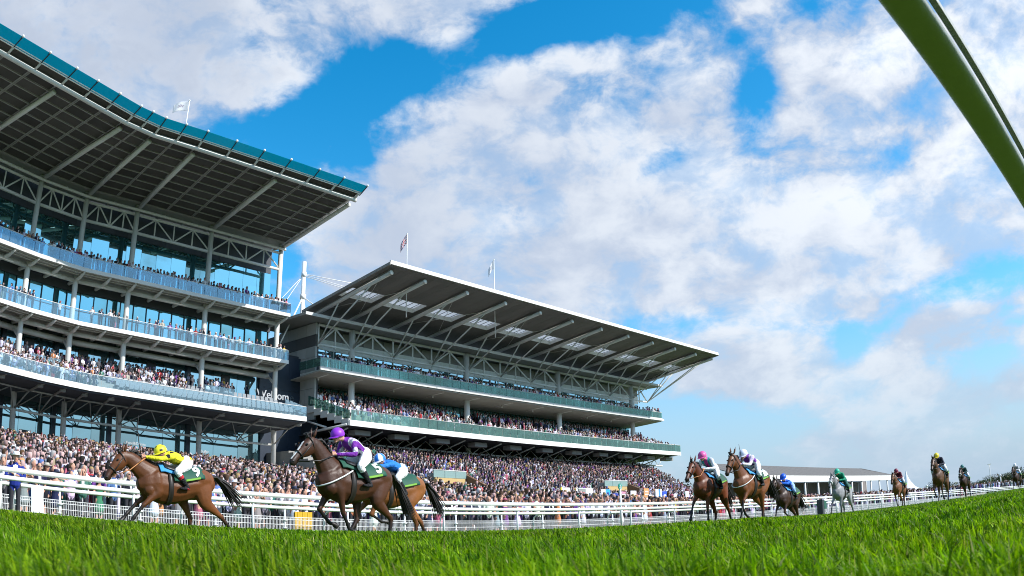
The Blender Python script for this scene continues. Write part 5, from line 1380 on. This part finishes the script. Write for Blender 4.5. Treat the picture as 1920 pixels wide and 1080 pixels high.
class Crowd:
    def __init__(self): self.co, self.col, self.lv, self.ls, self.nv, self.nl = [], [], [], [], 0, 0
    def add(self, kind, P, yaw, scale, dark=0.0, seated=None):
        """P (n,3) feet, yaw (n)"""
        n = len(P)
        if not n: return
        V, polys, ids = TPL[kind]; m = len(V)
        c, s = np.cos(yaw), np.sin(yaw)
        X = V[None, :, 0] * c[:, None] - V[None, :, 1] * s[:, None]; Y_ = V[None, :, 0] * s[:, None] + V[None, :, 1] * c[:, None]
        Z = np.repeat(V[None, :, 2], n, 0)
        co = np.stack([X, Y_, Z], -1) * scale[:, None, None] + P[:, None, :]
        g_ = nrng
        w = CW.copy()
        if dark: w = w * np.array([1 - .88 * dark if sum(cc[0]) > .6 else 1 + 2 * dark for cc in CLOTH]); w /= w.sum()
        base = np.array([cc[0] for cc in CLOTH]); ci = g_.choice(len(CLOTH), n, p=w); c1 = base[ci] * g_.uniform(.75, 1.25, (n, 1))
        c0 = np.where(g_.random((n, 1)) < .4, np.array([.02, .02, .028]), base[g_.choice(len(CLOTH), n, p=CW)])
        c0 = np.where(g_.random((n, 1)) < .25, c1, c0)
        skin = np.array([.50, .33, .31]) * g_.uniform(.5, 1.15, (n, 1)); 
        c2 = np.where(g_.random((n, 1)) < .2, skin, c1)
        hair = np.array([h_[0] for h_ in HAIRC])[g_.choice(len(HAIRC), n, p=HWT)]
        hat = g_.random(n) < .07; hair[hat] = base[g_.integers(0, len(base), hat.sum())]
        bald = g_.random(n) < .10; hair[bald] = skin[bald]
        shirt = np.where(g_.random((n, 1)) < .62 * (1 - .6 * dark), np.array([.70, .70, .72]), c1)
        pal = np.stack([c0, c1, c2, skin, hair, shirt], 1)
        col = np.concatenate([pal[:, ids, :], np.ones((n, m, 1))], -1)
        for k in range(n): pass
        lens = np.array([len(p) for p in polys]); flat = np.array([i for p in polys for i in p])
        lv = (flat[None] + (np.arange(n) * m)[:, None] + self.nv).ravel()
        st = np.concatenate([[0], np.cumsum(lens)[:-1]]); L_ = lens.sum()
        ls = (st[None] + (np.arange(n) * L_)[:, None] + self.nl).ravel()
        self.co.append(co.reshape(-1, 3)); self.col.append(col.reshape(-1, 4)); self.lv.append(lv); self.ls.append(ls)
        self.nv += n * m; self.nl += n * L_
CR = Crowd()
def wpts(s, p, z):
    s, p, z = (np.asarray(v, float) for v in (s, p, z))
    return np.stack([U.x * s - N.x * p, U.y * s - N.y * p, z], 1)
def place(kind, s, p, z, spread=.5, dark=0.0, small=0.0):
    if kind == 1 and len(s) > 20:
        up = nrng.random(len(s)) < .09
        sel = np.where(up)[0]; P_ = wpts(s, p, z)
        CR.add(2, P_[sel], FACE + nrng.normal(.12, spread, len(sel)), nrng.normal(.985, .055, len(sel)), dark)
        s, p, z = np.asarray(s)[~up], np.asarray(p)[~up], np.asarray(z)[~up]
    n = len(s)
    CR.add(kind, wpts(s, p, z), FACE + nrng.normal(.12, spread, n), nrng.normal(.985 - small, .055, n), dark)
def rows(p0, p1, dp, ds, s0f, s1f, keep=.95):
    S, P = [], []
    p = p0
    while p < p1:
        s = np.arange(s0f(p), s1f(p), ds) + nrng.random() * ds
        s = s + nrng.normal(0, ds * .16, len(s)); s = s[nrng.random(len(s)) < keep]
        S.append(s); P.append(np.full(len(s), p) + nrng.normal(0, dp * .14, len(s))); p += dp
    return np.concatenate(S), np.concatenate(P)
ENT = [(59.4, 62, 2.7, 2.6), (85.4, 60, 2.8, 2.4), (46.9, 45, 2.6, 2.2)]
def clear(s, p):
    k = np.ones(len(s), bool)
    for (es, ep, hw, dp) in ENT: k &= ~((np.abs(s - es) < hw) & (p > ep - dp) & (p < ep + 1.2))
    k &= ~((p > 78.7) & (s < 47)); k &= ~((s > 45) & (s < 53) & (p > 66))
    return k
# lawn in front of the left stand
s, p = rows(29.0, 42, .95, .66, lambda p: .17 * p, lambda p: 46); k = clear(s, p); place(0, s[k], p[k], lawn_z(s[k], p[k]))
s, p = rows(42, 74, 1.0, .64, lambda p: .17 * p, lambda p: 48.5 if p < 66 else 46); k = clear(s, p)
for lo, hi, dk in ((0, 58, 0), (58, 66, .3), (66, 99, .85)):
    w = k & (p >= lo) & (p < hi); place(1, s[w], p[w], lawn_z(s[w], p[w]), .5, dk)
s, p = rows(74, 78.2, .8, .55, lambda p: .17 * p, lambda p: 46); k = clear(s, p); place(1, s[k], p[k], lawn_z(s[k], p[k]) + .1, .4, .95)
# terrace in front of the right stand
s, p = rows(29.0, 44, .95, .62, lambda p: 46, lambda p: 120); k = clear(s, p); place(1, s[k], p[k], lawn_z(s[k], p[k]))
s, p = rows(44, 72, .95, .62, lambda p: 48.5 if p < 66 else 53, lambda p: float(edge_s(p))); k = clear(s, p)
for lo, hi, dk in ((0, 60, 0), (60, 66.5, .25), (66.5, 99, .8)):  # rear rows dressed darker to imitate a shaded-looking band
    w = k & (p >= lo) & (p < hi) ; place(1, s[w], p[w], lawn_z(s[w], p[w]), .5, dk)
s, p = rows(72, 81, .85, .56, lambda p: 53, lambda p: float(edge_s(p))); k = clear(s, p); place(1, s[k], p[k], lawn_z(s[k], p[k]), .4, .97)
# balconies of the left stand (curved)
def left_people(kind, q, z, t0, t1, step, keep, spread=.4, dark=0.0, seated=False):
    ts = np.arange(t0, t1, step); ts = ts + nrng.normal(0, step * .2, len(ts)); ts = np.clip(ts[nrng.random(len(ts)) < keep], .3, TEND - .5)
    if not len(ts): return
    L_ = np.array([LP(float(t), q + float(nrng.normal(0, .06)), 0)[:2] for t in ts])
    place(kind, L_[:, 0], 80 + L_[:, 1], np.full(len(ts), z - (.42 if seated else 0)), spread, dark)
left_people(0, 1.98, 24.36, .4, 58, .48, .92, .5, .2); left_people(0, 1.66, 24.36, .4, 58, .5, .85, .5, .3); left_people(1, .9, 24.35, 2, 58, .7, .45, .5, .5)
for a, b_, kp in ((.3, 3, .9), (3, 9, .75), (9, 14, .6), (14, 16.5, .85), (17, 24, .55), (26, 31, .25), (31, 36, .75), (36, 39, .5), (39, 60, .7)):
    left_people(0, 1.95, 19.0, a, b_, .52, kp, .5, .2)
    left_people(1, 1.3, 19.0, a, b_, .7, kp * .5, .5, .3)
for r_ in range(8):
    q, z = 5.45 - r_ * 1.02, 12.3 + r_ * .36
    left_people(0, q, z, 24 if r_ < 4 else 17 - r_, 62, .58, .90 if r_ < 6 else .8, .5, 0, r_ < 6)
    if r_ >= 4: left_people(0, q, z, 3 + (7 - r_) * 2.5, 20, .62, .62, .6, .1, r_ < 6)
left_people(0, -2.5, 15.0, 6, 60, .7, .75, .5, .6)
# balconies of the right stand
def right_people(kind, q, z, s0, s1, step, keep, dark=0.0, seated=False):
    s = np.arange(s0, s1, step); s = s + nrng.normal(0, step * .2, len(s)); s = s[nrng.random(len(s)) < keep]
    place(kind, s, np.full(len(s), 80 - q) + nrng.normal(0, .06, len(s)), np.full(len(s), z - (.42 if seated else 0)), .4, dark)
for a, b_, kp in ((55, 57, .5), (57, 66, .8), (66, 79, .92), (79, 85, .55), (86, 100, .85), (101, 108, .7), (110, 119, .75), (120, 125, .7)):
    right_people(0, 2.65, 18.8, a, b_, .48, min(1, kp * 1.1), .1); right_people(0, 2.32, 18.8, a, b_, .5, min(1, kp), .2)
for r_ in range(8):
    q, z = 6.5 - r_ * 1.35, 12.55 + r_ * .45
    for a, b_, kp in ((56.2, 78, .93 if r_ > 2 else .55), (78, 86, .45), (86, 98, .6), (98, 104, .35 if r_ < 3 else .6), (104, 123.5, .85 if r_ > 0 else .6)):
        right_people(1, q, z, a, b_, .55, kp, .1 if r_ < 6 else .5, r_ < 5)
right_people(1, -3.6, 15.1, 57, 123, .6, .7, .6)
# third stand and far enclosure
s = nrng.uniform(150, 262, 900); p = nrng.uniform(60, 76, 900); place(1, s, p, np.interp(p, [60, 68, 76], [0, .3, 0]) * 0 + 0.0)
for r_ in range(6):
    s = nrng.uniform(151, 240, 60); place(1, s, np.full(60, 84 - r_ * 1.4), np.full(60, 3.9 - r_ * .5), .4, .8)
s = nrng.uniform(120, 260, 500); place(1, s, nrng.uniform(27, 34, 500), np.zeros(500))
co, col = np.concatenate(CR.co), np.concatenate(CR.col)
m_crowd = mat('crowd_clothes', rough=.75, spec=.2, attr='tint')
me = np_mesh('crowd', co, np.concatenate(CR.lv), np.concatenate(CR.ls), [m_crowd], col, smooth=False)
put('crowd', me, kind='stuff')
print('crowd verts', len(co))

# ------------------------------------------------------------------ the front rows, one by one
m_cl = mat('spectator_cloth', rough=.8, spec=.2, objcol=True, grain=.18, gscale=14)
m_sk = mat('spectator_skin', (.56, .30, .21), .55, spec=.3, grain=.12, gscale=9)
m_sh = mat('spectator_shirt', (.70, .70, .72), .8)
m_tr = mat('spectator_trousers', (.022, .022, .030), .8)
m_hr = mat('spectator_hair', rough=.6, objcol=True, grain=.3, gscale=40)
m_ht = mat('spectator_hat', rough=.75, objcol=True)
def person_mesh(name, dress=False, bare=False, pose='rail', shirtfront=True, build=1.0):
    B = Body(); b = build
    B.chain('coat', [(0, 0, .90, .165 * b, .125 * b), (.005, 0, 1.02, .155 * b, .12 * b), (.01, 0, 1.18, .165 * b, .125 * b), (0, 0, 1.34, .185 * b, .12), (-.01, 0, 1.43, .13, .085), (0, 0, 1.47, .06, .06)], 3)
    if dress: B.chain('coat', [(0, 0, .95, .16, .12), (0, 0, .70, .20, .17), (0, 0, .52, .22, .19)], 2)
    for s in (1, -1):
        B.chain('skin' if dress else 'legs', [(0, s * .09, .90, .085, .09), (.01, s * .10, .50, .062, .062), (0, s * .10, .10, .045, .048)], 3)
        B.chain('legs', [(-.05, s * .10, .04, .04, .035), (.08, s * .11, .045, .045, .035), (.18, s * .12, .035, .035, .025)], 2)
        sh = (-.01, s * .195, 1.385)
        if pose == 'rail': el, hd = (.03, s * .27, 1.12), (.24, s * .16, 1.07)
        elif pose == 'down': el, hd = (-.02, s * .25, 1.12), (.05, s * .26, .86)
        elif pose == 'shade': el, hd = ((.20, s * .27, 1.42), (.15, s * .05, 1.66)) if s > 0 else ((.0, s * .26, 1.12), (.16, s * .2, .95))
        elif pose == 'camera': el, hd = (.17, s * .23, 1.26), (.24, s * .055, 1.56)
        elif pose == 'cheer': el, hd = ((.12, s * .30, 1.50), (.16, s * .34, 1.80)) if s > 0 else ((.02, s * .27, 1.12), (.22, s * .14, 1.08))
        elif pose == 'fold': el, hd = (.06, s * .27, 1.14), (.20, -s * .06, 1.17 + .03 * s)
        m_ = lambda a, c, f: tuple(a[i] * (1 - f) + c[i] * f for i in range(3))
        lab = 'skin' if bare else 'coat'
        B.chain('coat', [(*sh, .068, .072), (*m_(sh, el, .35), .060, .062)], 1)
        B.chain(lab, [(*m_(sh, el, .3), .052, .055), (*el, .045, .047), (*m_(el, hd, .55), .040, .040), (*m_(el, hd, .86), .032, .032)], 3)
        d = np.array(hd) - np.array(el); d /= np.linalg.norm(d); h0 = np.array(hd)
        B.chain('skin', [(*(h0 - d * .05), .026, .030), (*(h0 + d * .02), .038, .022), (*(h0 + d * .07), .034, .018)], 2)
        B.chain('skin', [(*(h0 - d * .01 + np.array([0, 0, .03])), .014, .014), (*(h0 + d * .05 + np.array([0, 0, .045])), .011, .011)], 1)
    B.chain('skin', [(0, 0, 1.44, .056, .056), (.012, 0, 1.54, .054, .054)], 1)
    B.chain('skin', [(.02, 0, 1.545, .055, .065), (.018, 0, 1.60, .072, .092), (.008, 0, 1.68, .077, .098), (0, 0, 1.735, .058, .075)], 3)
    B.chain('skin', [(.095, 0, 1.665, .013, .013), (.122, 0, 1.625, .017, .016)], 1); B.chain('skin', [(.088, 0, 1.565, .028, .018), (.075, 0, 1.54, .025, .02)], 1)
    for s in (1, -1): B.chain('skin', [(0, s * .078, 1.655, .012, .022), (-.004, s * .084, 1.62, .010, .016)], 1)
    me = B.skin(name, .019, 2, .35, 10)
    co, lab, t = B.label(me)
    pc = np.array([p.center[:] for p in me.polygons]); first = np.array([p.vertices[0] for p in me.polygons])
    fl = lab[first]; mi = np.where(fl == 'coat', 0, np.where(fl == 'skin', 1, 3))
    if shirtfront:
        w = (fl == 'coat') & (pc[:, 0] > .06) & (np.abs(pc[:, 1]) < .012 + (pc[:, 2] - 1.08) * .16) & (pc[:, 2] > 1.08) & (pc[:, 2] < 1.50); mi[w] = 2
    if dress and not bare: pass
    if dress: mi[(fl == 'coat') & (pc[:, 2] > 1.36) & (pc[:, 0] > .0)] = 1
    mouth = (fl == 'skin') & (np.abs(pc[:, 2] - 1.585) < .010) & (pc[:, 0] > .07) & (np.abs(pc[:, 1]) < .03); mi[mouth] = 4
    for m in (m_cl, m_sk, m_sh, m_tr, mat('spectator_lips', (.30, .07, .06), .5)): me.materials.append(m)
    me.polygons.foreach_set('material_index', mi.astype(np.int32)); return me
VAR = [('man', 'jacket', person_mesh('body', pose='rail')), ('man', 'jacket', person_mesh('body', pose='fold', build=1.08)), ('man', 'shirt', person_mesh('body', bare=True, pose='rail', shirtfront=False)),
       ('man', 'jacket', person_mesh('body', pose='camera')), ('woman', 'dress', person_mesh('body', True, True, 'rail', False, .9)), ('woman', 'dress', person_mesh('body', True, True, 'shade', False, .9)),
       ('woman', 'coat', person_mesh('body', True, False, 'down', False, .95)), ('man', 'jacket', person_mesh('body', pose='shade')), ('man', 'shirt', person_mesh('body', bare=True, pose='cheer', shirtfront=False, build=1.05)), ('woman', 'dress', person_mesh('body', True, True, 'camera', False, .92))]
VW = [6, 5, 3, 2, 4, 2, 3, 2, 2, 2]
def hair_mesh(long):
    mb = MB(); n = 12; rings = [(1.765, .02, .02, -.005), (1.755, .060, .055, -.01), (1.72, .092, .078, -.012), (1.675, .106, .090, -.020), (1.63, .085, .090, -.045)] + ([(1.56, .078, .098, -.055), (1.48, .07, .10, -.07), (1.42, .04, .085, -.08)] if long else [(1.58, .055, .075, -.065)])
    for (z, rx, ry, x) in rings:
        for j in range(n):
            w = 2 * math.pi * j / n; f = .55 if (math.cos(w) > .3 and z < 1.70) else 1
            mb.v.append((x + rx * math.cos(w) * f, ry * math.sin(w) * (1.03 if f == 1 else .98), z + .008 * math.sin(5 * w)))
    for i in range(len(rings) - 1):
        for j in range(n): mb.f.append((i * n + j, (i + 1) * n + j, (i + 1) * n + (j + 1) % n, i * n + (j + 1) % n)); mb.mi.append(0)
    mb.f.append(tuple(range(n))); mb.mi.append(0); mb.f.append(tuple((len(rings) - 1) * n + j for j in reversed(range(n)))); mb.mi.append(0)
    return mb.mesh('hair', m_hr, True)
HAIR = [hair_mesh(False), hair_mesh(True)]
mb = MB(); mb.tube([(0, 0, 1.70), (0, 0, 1.715)], .19, 16); mb.tube([(0, 0, 1.715), (-.005, 0, 1.80)], .105, 14, True, .09); HATM = mb.mesh('hat', m_ht, True)
mb = MB(); mb.ball((-.005, 0, 1.70), .112, 12, 6, (1.0, .92, .78)); mb.box((.12, 0, 1.705), (.10, .13, .012)); CAPM = mb.mesh('hat', m_ht, True)
mb = MB()
for s_ in (1, -1): mb.ball((.098, s_ * .036, 1.658), .030, 8, 5, (.45, 1, .75)); mb.tube([(.098, s_ * .06, 1.662), (.0, s_ * .084, 1.665)], .006, 4)
mb.tube([(.105, -.02, 1.662), (.105, .02, 1.662)], .006, 4)
SGM = mb.mesh('sunglasses', m_frame, True)
ZONES = [(-31.5, 'at the far left end'), (-25.8, 'ahead of the leading horse'), (-19.5, 'behind the leading horse'), (-13.2, 'between the first two horses'), (-5.2, 'behind the purple jockey'), (1.5, 'below the green glass entrance'), (6.5, 'beside the bookmaker boards'), (12, 'past the green disc sign'), (90, 'behind the pink capped jockey')]
used = set()
rp = random.Random(5)
def spectator(v, loc, yaw, ccol, hcol, hat, sg, scale, label, group):
    sex, gar, me = v
    o = put('person', me); o.location = loc; o.rotation_euler.z = yaw; o.scale = (scale,) * 3; o.color = (*ccol, 1)
    tag(o, label, 'person', group)
    if hat != 'cap':
        h_ = put('hair', HAIR[1 if sex == 'woman' else 0], o); h_.color = (*hcol, 1)
    if hat: h_ = put('hat', HATM if hat == 'hat' else CAPM, o); h_.color = (*hcol2, 1)
    if sg: put('sunglasses', SGM, o)
    return o
cnt = 0
for ri, (p, rowname, s1) in enumerate(((26.35, 'front row', 68), (27.1, 'second row', 58), (27.95, 'third row', 52))):
    s = 5.2
    while s < s1 and cnt < 300:
        w = W(s, p); a = math.degrees(math.atan2(w.x, w.y)); zone = next(z_ for lim, z_ in ZONES if a < lim)
        for _ in range(60):
            v = rp.choices(VAR, VW)[0]; ccol, cn, _w = rp.choices(CLOTH, [c[2] for c in CLOTH])[0]; hcol, hn = rp.choices(HAIRC, [4, 5, 3, 3, 4, 1.2])[0]
            r_ = rp.random(); hat = 'hat' if r_ < .11 else ('cap' if r_ < .15 and v[0] == 'man' else None); sg = rp.random() < .35
            hcol2, hn2, _w = rp.choice([c for c in CLOTH if c[1] in ('white', 'cream', 'pink', 'navy', 'black', 'tan')])
            head = f'{hn2} {hat}' if hat else f'{hn} hair'
            label = f"{v[0]} in {cn} {v[1]}, {head}{', sunglasses' if sg else ''}, {rowname} {zone}"
            if label not in used: break
        used.add(label)
        pz = p + rp.gauss(0, .1)
        spectator(v, W(s, pz, float(lawn_z(s, pz)) + .02), FACE + rp.gauss(.12, .38), tuple(c * rp.uniform(.85, 1.15) for c in ccol), hcol, hat, sg, rp.gauss(.985 if v[0] == 'man' else .95, .04), label, 'spectators in the front rows')
        cnt += 1; s += rp.gauss(.56, .08)
# the steward and other people by the rails
hcol2 = (.75, .74, .70)
az_p = lambda a, p: p * math.tan(rad(a + 48.5))
spectator(VAR[1], W(az_p(-34.15, 22.6), 22.6, 0), FACE - .3, (.015, .03, .22), (.03, .02, .02), 'hat', False, 1.0, 'steward in bright blue jacket and white hat standing between the two rails', 'course stewards')
# ------------------------------------------------------------------ boards and signs in the enclosure
def sign(px_az, z, p, w_, h_, col, label, marks=None, frame=None, poles=1, shape='board'):
    loc = at_az(px_az, p, float(lawn_z(az_p(px_az, p), p)))
    zc = z - loc.z
    o = thing('sign_board', label, 'sign', loc, RZ, 'bookmakers boards in the crowd')
    m = mat('board_' + '_'.join('%02d' % int(v * 99) for v in col), col, .6)
    mb = MB(); mb.box((0, 0, zc), (w_, .06, h_)); mb.build('board', m, o)
    if frame: 
        for sg_ in (1, -1):
            mb = MB(); mb.box((0, -.02, zc + sg_ * h_ / 2), (w_ + .08, .06, .07)); mb.build('frame', mat('frame_' + '_'.join('%02d' % int(v * 99) for v in frame), frame, .6), o)
    if marks:
        for k, (mx, mz, mw, mh, mc) in enumerate(marks):
            mb = MB(); mb.box((mx * w_, -.045, zc + mz * h_), (mw * w_, .02, mh * h_)); mb.build('print', mat('print_' + '_'.join('%02d' % int(v * 99) for v in mc), mc, .6), o)
    mb = MB(); mb.tube([(0, .06, 0), (0, .06, zc - h_ / 2)], .04, 6); mb.build('pole', m_wpost, o, True)
    return o
WH, BK = (.78, .78, .77), (.03, .03, .03)
def zat(e, a, p): return CAM_H + p / math.cos(rad(a + 48.5)) * math.tan(rad(e + .08))
def sg(px, e, p, *r, **k): return sign(px, zat(e, px, p), p, *r, **k)
sg(-2.62, 2.62, 40, .85, .85, (.55, .03, .03), 'red board with white print among the front crowd', [(0, .15, .7, .14, WH), (0, -.15, .6, .12, WH)])
sg(-1.58, 2.52, 40, .7, .8, (.05, .30, .60), 'light blue board just right of the red one', [(0, 0, .6, .2, WH)])
sg(1.88, 2.35, 42, .75, 1.0, (.78, .70, .02), 'bright yellow board with black print lines', [(0, .15, .5, .14, BK), (0, -.18, .5, .14, BK)])
sg(3.22, 2.42, 43, 1.05, 1.05, WH, 'large white board with a yellow strip on its side', [(-.58, -.2, .16, 1.4, (.78, .60, .02))])
sg(4.32, 2.22, 44, 1.0, 1.3, (.25, .27, .25), 'dark board in a white and green frame', [(0, .2, .7, .15, (.5, .1, .1))], frame=(.60, .72, .66))
sg(4.75, 2.30, 45, 1.2, 1.15, WH, 'biggest plain white board behind the framed one')
sg(5.76, 2.22, 46, .75, 1.1, WH, 'white board with a black mark on it', [(0, .1, .4, .3, BK)])
sg(6.03, 2.26, 46, .8, .95, (.02, .35, .70), 'sky blue board with a dark mark on it', [(0, 0, .4, .4, (.02, .04, .2))])
sg(6.55, 2.02, 47, .9, .8, (.03, .06, .35), 'navy blue board left of the green disc sign', [(0, 0, .6, .16, WH)])
sg(7.05, 2.06, 44, 1.1, .9, WH, 'white and pink board under the green disc sign', [(0, .4, .8, .2, (.6, .25, .35))])
sg(7.75, 2.08, 48, 1.0, 1.0, WH, 'square white board right of the green disc sign')
sg(8.62, 2.20, 48, .9, 1.0, (.65, .30, .10), 'orange board with pale print', [(0, .15, .7, .14, WH), (0, -.15, .7, .14, WH)])
sg(8.85, 1.88, 46, .7, .6, WH, 'small white board low in front of the orange one')
sg(9.45, 2.02, 50, 1.3, 1.3, WH, 'white board with a blue vertical stripe', [(.1, 0, .25, 1.0, (.05, .25, .6))])
sg(9.85, 1.97, 51, 1.0, .9, (.02, .08, .50), 'royal blue board beside the blue striped one', [(0, 0, .5, .2, WH)])
sg(10.55, 1.75, 52, .7, .9, WH, 'narrow white board near the end of the boards')
sg(11.35, 1.88, 54, .8, 1.0, WH, 'last white board next to the chestnut horse')
sign(-31.6, 5.2, 62, 1.5, 1.2, (.62, .68, .66), 'pale grey screen standing in the crowd on the left lawn')
# green disc on a white post by the rail
ds = thing('disc_sign', 'green round sign with a white running figure on a white post', 'sign', W(az_p(6.88, 23.0), 23.0, 0), RZ)
dzc = zat(2.74, 6.88, 23.0)
mb = MB(); mb.tube([(0, 0, 0), (0, 0, dzc - .1)], .05, 8); mb.build('post', m_wpost, ds, True)
mb = MB(); mb.tube([(0, -.02, dzc), (0, .02, dzc)], .15, 20); mb.build('disc', mat('sign_green', (.02, .28, .20), .5), ds)
mb = MB(); k_ = .1
for a, b_ in (((.0, .05), (-.01, -.01)), ((-.01, -.01), (.05, -.05)), ((.05, -.05), (.03, -.11)), ((-.01, -.01), (-.05, -.05)), ((-.05, -.05), (-.10, -.05)), ((.0, .04), (.06, .01)), ((.0, .04), (-.06, .03))):
    mb.tube([(a[0], -.035, dzc + a[1]), (b_[0], -.035, dzc + b_[1])], .014, 5)
mb.ball((.012, -.035, dzc + .085), .024, 8, 5); mb.build('figure', m_num, ds)
# yellow ribbed panel and white sheet by the fence
yp = thing('yellow_barrier', 'yellow ribbed panel behind the mesh fence between the first two horses', 'barrier', W(az_p(-14.4, 25.8), 25.8, 0), RZ)
for k in range(7):
    mb = MB(); mb.box((-.33 + .11 * k, 0, .48), (.095, .05, .86)); mb.build('rib', mat('yellow_paint', (.62, .36, .01), .5), yp)
mb = MB(); mb.box((0, .05, .48), (.78, .03, .8)); mb.build('backing', mat('yellow_back', (.35, .20, .01), .6), yp)
wsx = thing('white_sheet', 'white plastic sheet hanging from the second rail beside the blue jacketed steward', 'sheet', W(az_p(-32.6, 23.42), 23.42, 0), RZ)
mb = MB(); nn = 16
for z in (.96, .6, .3, .02):
    for j in range(nn + 1): mb.v.append((-.19 + .38 * j / nn * (1.0 if z > .5 else 1.12), -.03 - .035 * math.sin(j * 1.9) * (1.05 - z), z))
for i in range(3):
    for j in range(nn): mb.f.append((i * (nn + 1) + j, (i + 1) * (nn + 1) + j, (i + 1) * (nn + 1) + j + 1, i * (nn + 1) + j + 1)); mb.mi.append(0)
o = mb.build('cloth', m_tent, wsx, True); md = o.modifiers.new('t', 'SOLIDIFY'); md.thickness = .01
gb = thing('rail_cover', 'dark green and black covered box standing against the rail before the grey horse', 'box', W(az_p(20.45, 20.4), 20.4, 0), RZ)
mb = MB(); mb.box((0, 0, .62), (.5, .4, .5)); mb.ball((0, 0, .85), .26, 8, 5, (1, .8, .6)); mb.build('cover', mat('green_canvas', (.01, .09, .06), .7), gb)
mb = MB(); mb.box((-.35, 0, .5), (.35, .4, 1.0)); mb.build('box', m_frame, gb)
# ------------------------------------------------------------------ trees
m_bark = mat('bark', (.07, .05, .035), .9, grain=.3)
m_leaf = mat('leaf', rough=.6, spec=.2, attr='tint')
def tree(label, loc, hgt, wid, col, n, seed, cat='tree', leaf=.28, low=.22):
    t = thing('tree', label, cat, loc, 0, 'trees beyond the course'); g_ = np.random.default_rng(seed)
    mb = MB(); mb.tube([(0, 0, -.3), (.1, 0, hgt * .3), (0, .1, hgt * .62)], [hgt * .035, hgt * .026, hgt * .012], 7)
    for k in range(6):
        a = k * 1.1 + seed; mb.tube([(.05, 0, hgt * (.25 + .05 * k)), (math.cos(a) * wid * .3, math.sin(a) * wid * .3, hgt * (.45 + .06 * k))], [hgt * .014, hgt * .004], 5)
    mb.build('trunk', m_bark, t, True)
    nc = 26; cen = g_.normal(0, 1, (nc, 3)); cen /= np.linalg.norm(cen, axis=1)[:, None]; cen *= g_.uniform(.35, .92, (nc, 1))
    cen = cen * np.array([wid / 2, wid / 2, hgt * (1 - low) / 2]) + np.array([0, 0, hgt * (1 + low) / 2 - .02 * hgt])
    cr = g_.uniform(.16, .34, nc) * wid; ci = g_.integers(0, nc, n)
    d = g_.normal(0, 1, (n, 3)); d /= np.linalg.norm(d, axis=1)[:, None]
    P = cen[ci] + d * (cr[ci] * g_.uniform(.5, 1, n) ** .5)[:, None] * np.array([1, 1, .72])
    P[:, 2] = np.maximum(P[:, 2], hgt * .08)
    a1 = g_.normal(0, 1, (n, 3)); a1 /= np.linalg.norm(a1, axis=1)[:, None]; a2 = np.cross(a1, d); a2 /= np.maximum(np.linalg.norm(a2, axis=1), 1e-6)[:, None]
    sz = leaf * g_.uniform(.6, 1.4, (n, 1))
    V = np.stack([P - a1 * sz, P + a2 * sz * .6, P + a1 * sz, P - a2 * sz * .6], 1).reshape(-1, 3)
    tone = (g_.uniform(.6, 1.45, nc)[ci] * g_.uniform(.75, 1.25, n))[:, None] * np.array(col)
    C_ = np.repeat(np.concatenate([tone, np.ones((n, 1))], 1), 4, 0)
    me = np_mesh('crown', V, np.arange(n * 4), np.arange(n) * 4, [m_leaf], C_); put('crown', me, t)
OL, DG, BR = (.055, .075, .022), (.028, .050, .018), (.085, .065, .030)
tree('dark green tree beyond the end of the crowded terrace, left of the chestnut horse', at_az(11.55, 104, 0), 10.6, 9.5, (.016, .034, .022), 3500, 3)
LT_ = [(26.6, 300, 3.9, 7, BR, 'small brownish tree just right of the maroon rider'), (27.35, 290, 5.3, 9, OL, 'olive tree left of the yellow capped rider'), (28.15, 310, 6.4, 10, DG, 'dark tree directly behind the yellow capped rider'), (29.55, 300, 5.6, 9, OL, 'olive tree between the yellow capped and dark green riders'),
       (31.1, 320, 5.2, 10, DG, 'low dark tree right of the dark green rider'), (31.75, 300, 5.8, 8, OL, 'olive tree left of the thin lamp mast'), (32.35, 330, 6.2, 10, BR, 'brown tinged tree right of the thin lamp mast'), (33.0, 310, 5.9, 9, DG, 'dark rounded tree in the middle of the far row'),
       (33.5, 300, 6.4, 9, OL, 'taller olive tree left of the last rider'), (34.1, 320, 7.2, 11, DG, 'dark tree directly behind the last rider'), (34.9, 300, 7.4, 10, OL, 'tree at the very edge of the far row'), (30.4, 340, 4.6, 10, BR, 'low brownish tree behind the dark green rider')]
for k, (a, d_, hg, wd, c_, lb) in enumerate(LT_):
    tree(lb, course(a, d_) + Vector((0, 0, -.9)), hg * d_ / 300 - .4, wd, c_, 3600, 20 + k, leaf=.21, low=.05)
lm = thing('lamp_mast', 'thin lamp mast standing in front of the far trees', 'mast', course(32.05, 280), 0)
mb = MB(); mb.tube([(0, 0, 0), (0, 0, 8.6)], .14, 6); mb.build('pole', m_steel, lm, True)
mb = MB(); mb.box((0, 0, 8.5), (1.2, .3, .3)); mb.build('lamp', m_steel, lm)
for a, d_, lb in ((27.62, 200, 'white post beyond the rail left of the yellow capped rider'), (32.75, 210, 'white post beyond the rail left of the last rider')):
    fp_ = thing('marker_post', lb, 'post', course(a, d_), 0, 'white furlong posts'); mb = MB(); mb.tube([(0, 0, 0), (0, 0, 3.2)], .16, 8); mb.build('pole', m_wpost, fp_, True)
    mb = MB(); mb.ball((0, 0, 3.3), .3, 8, 6); mb.build('ball', m_wpost, fp_, True)
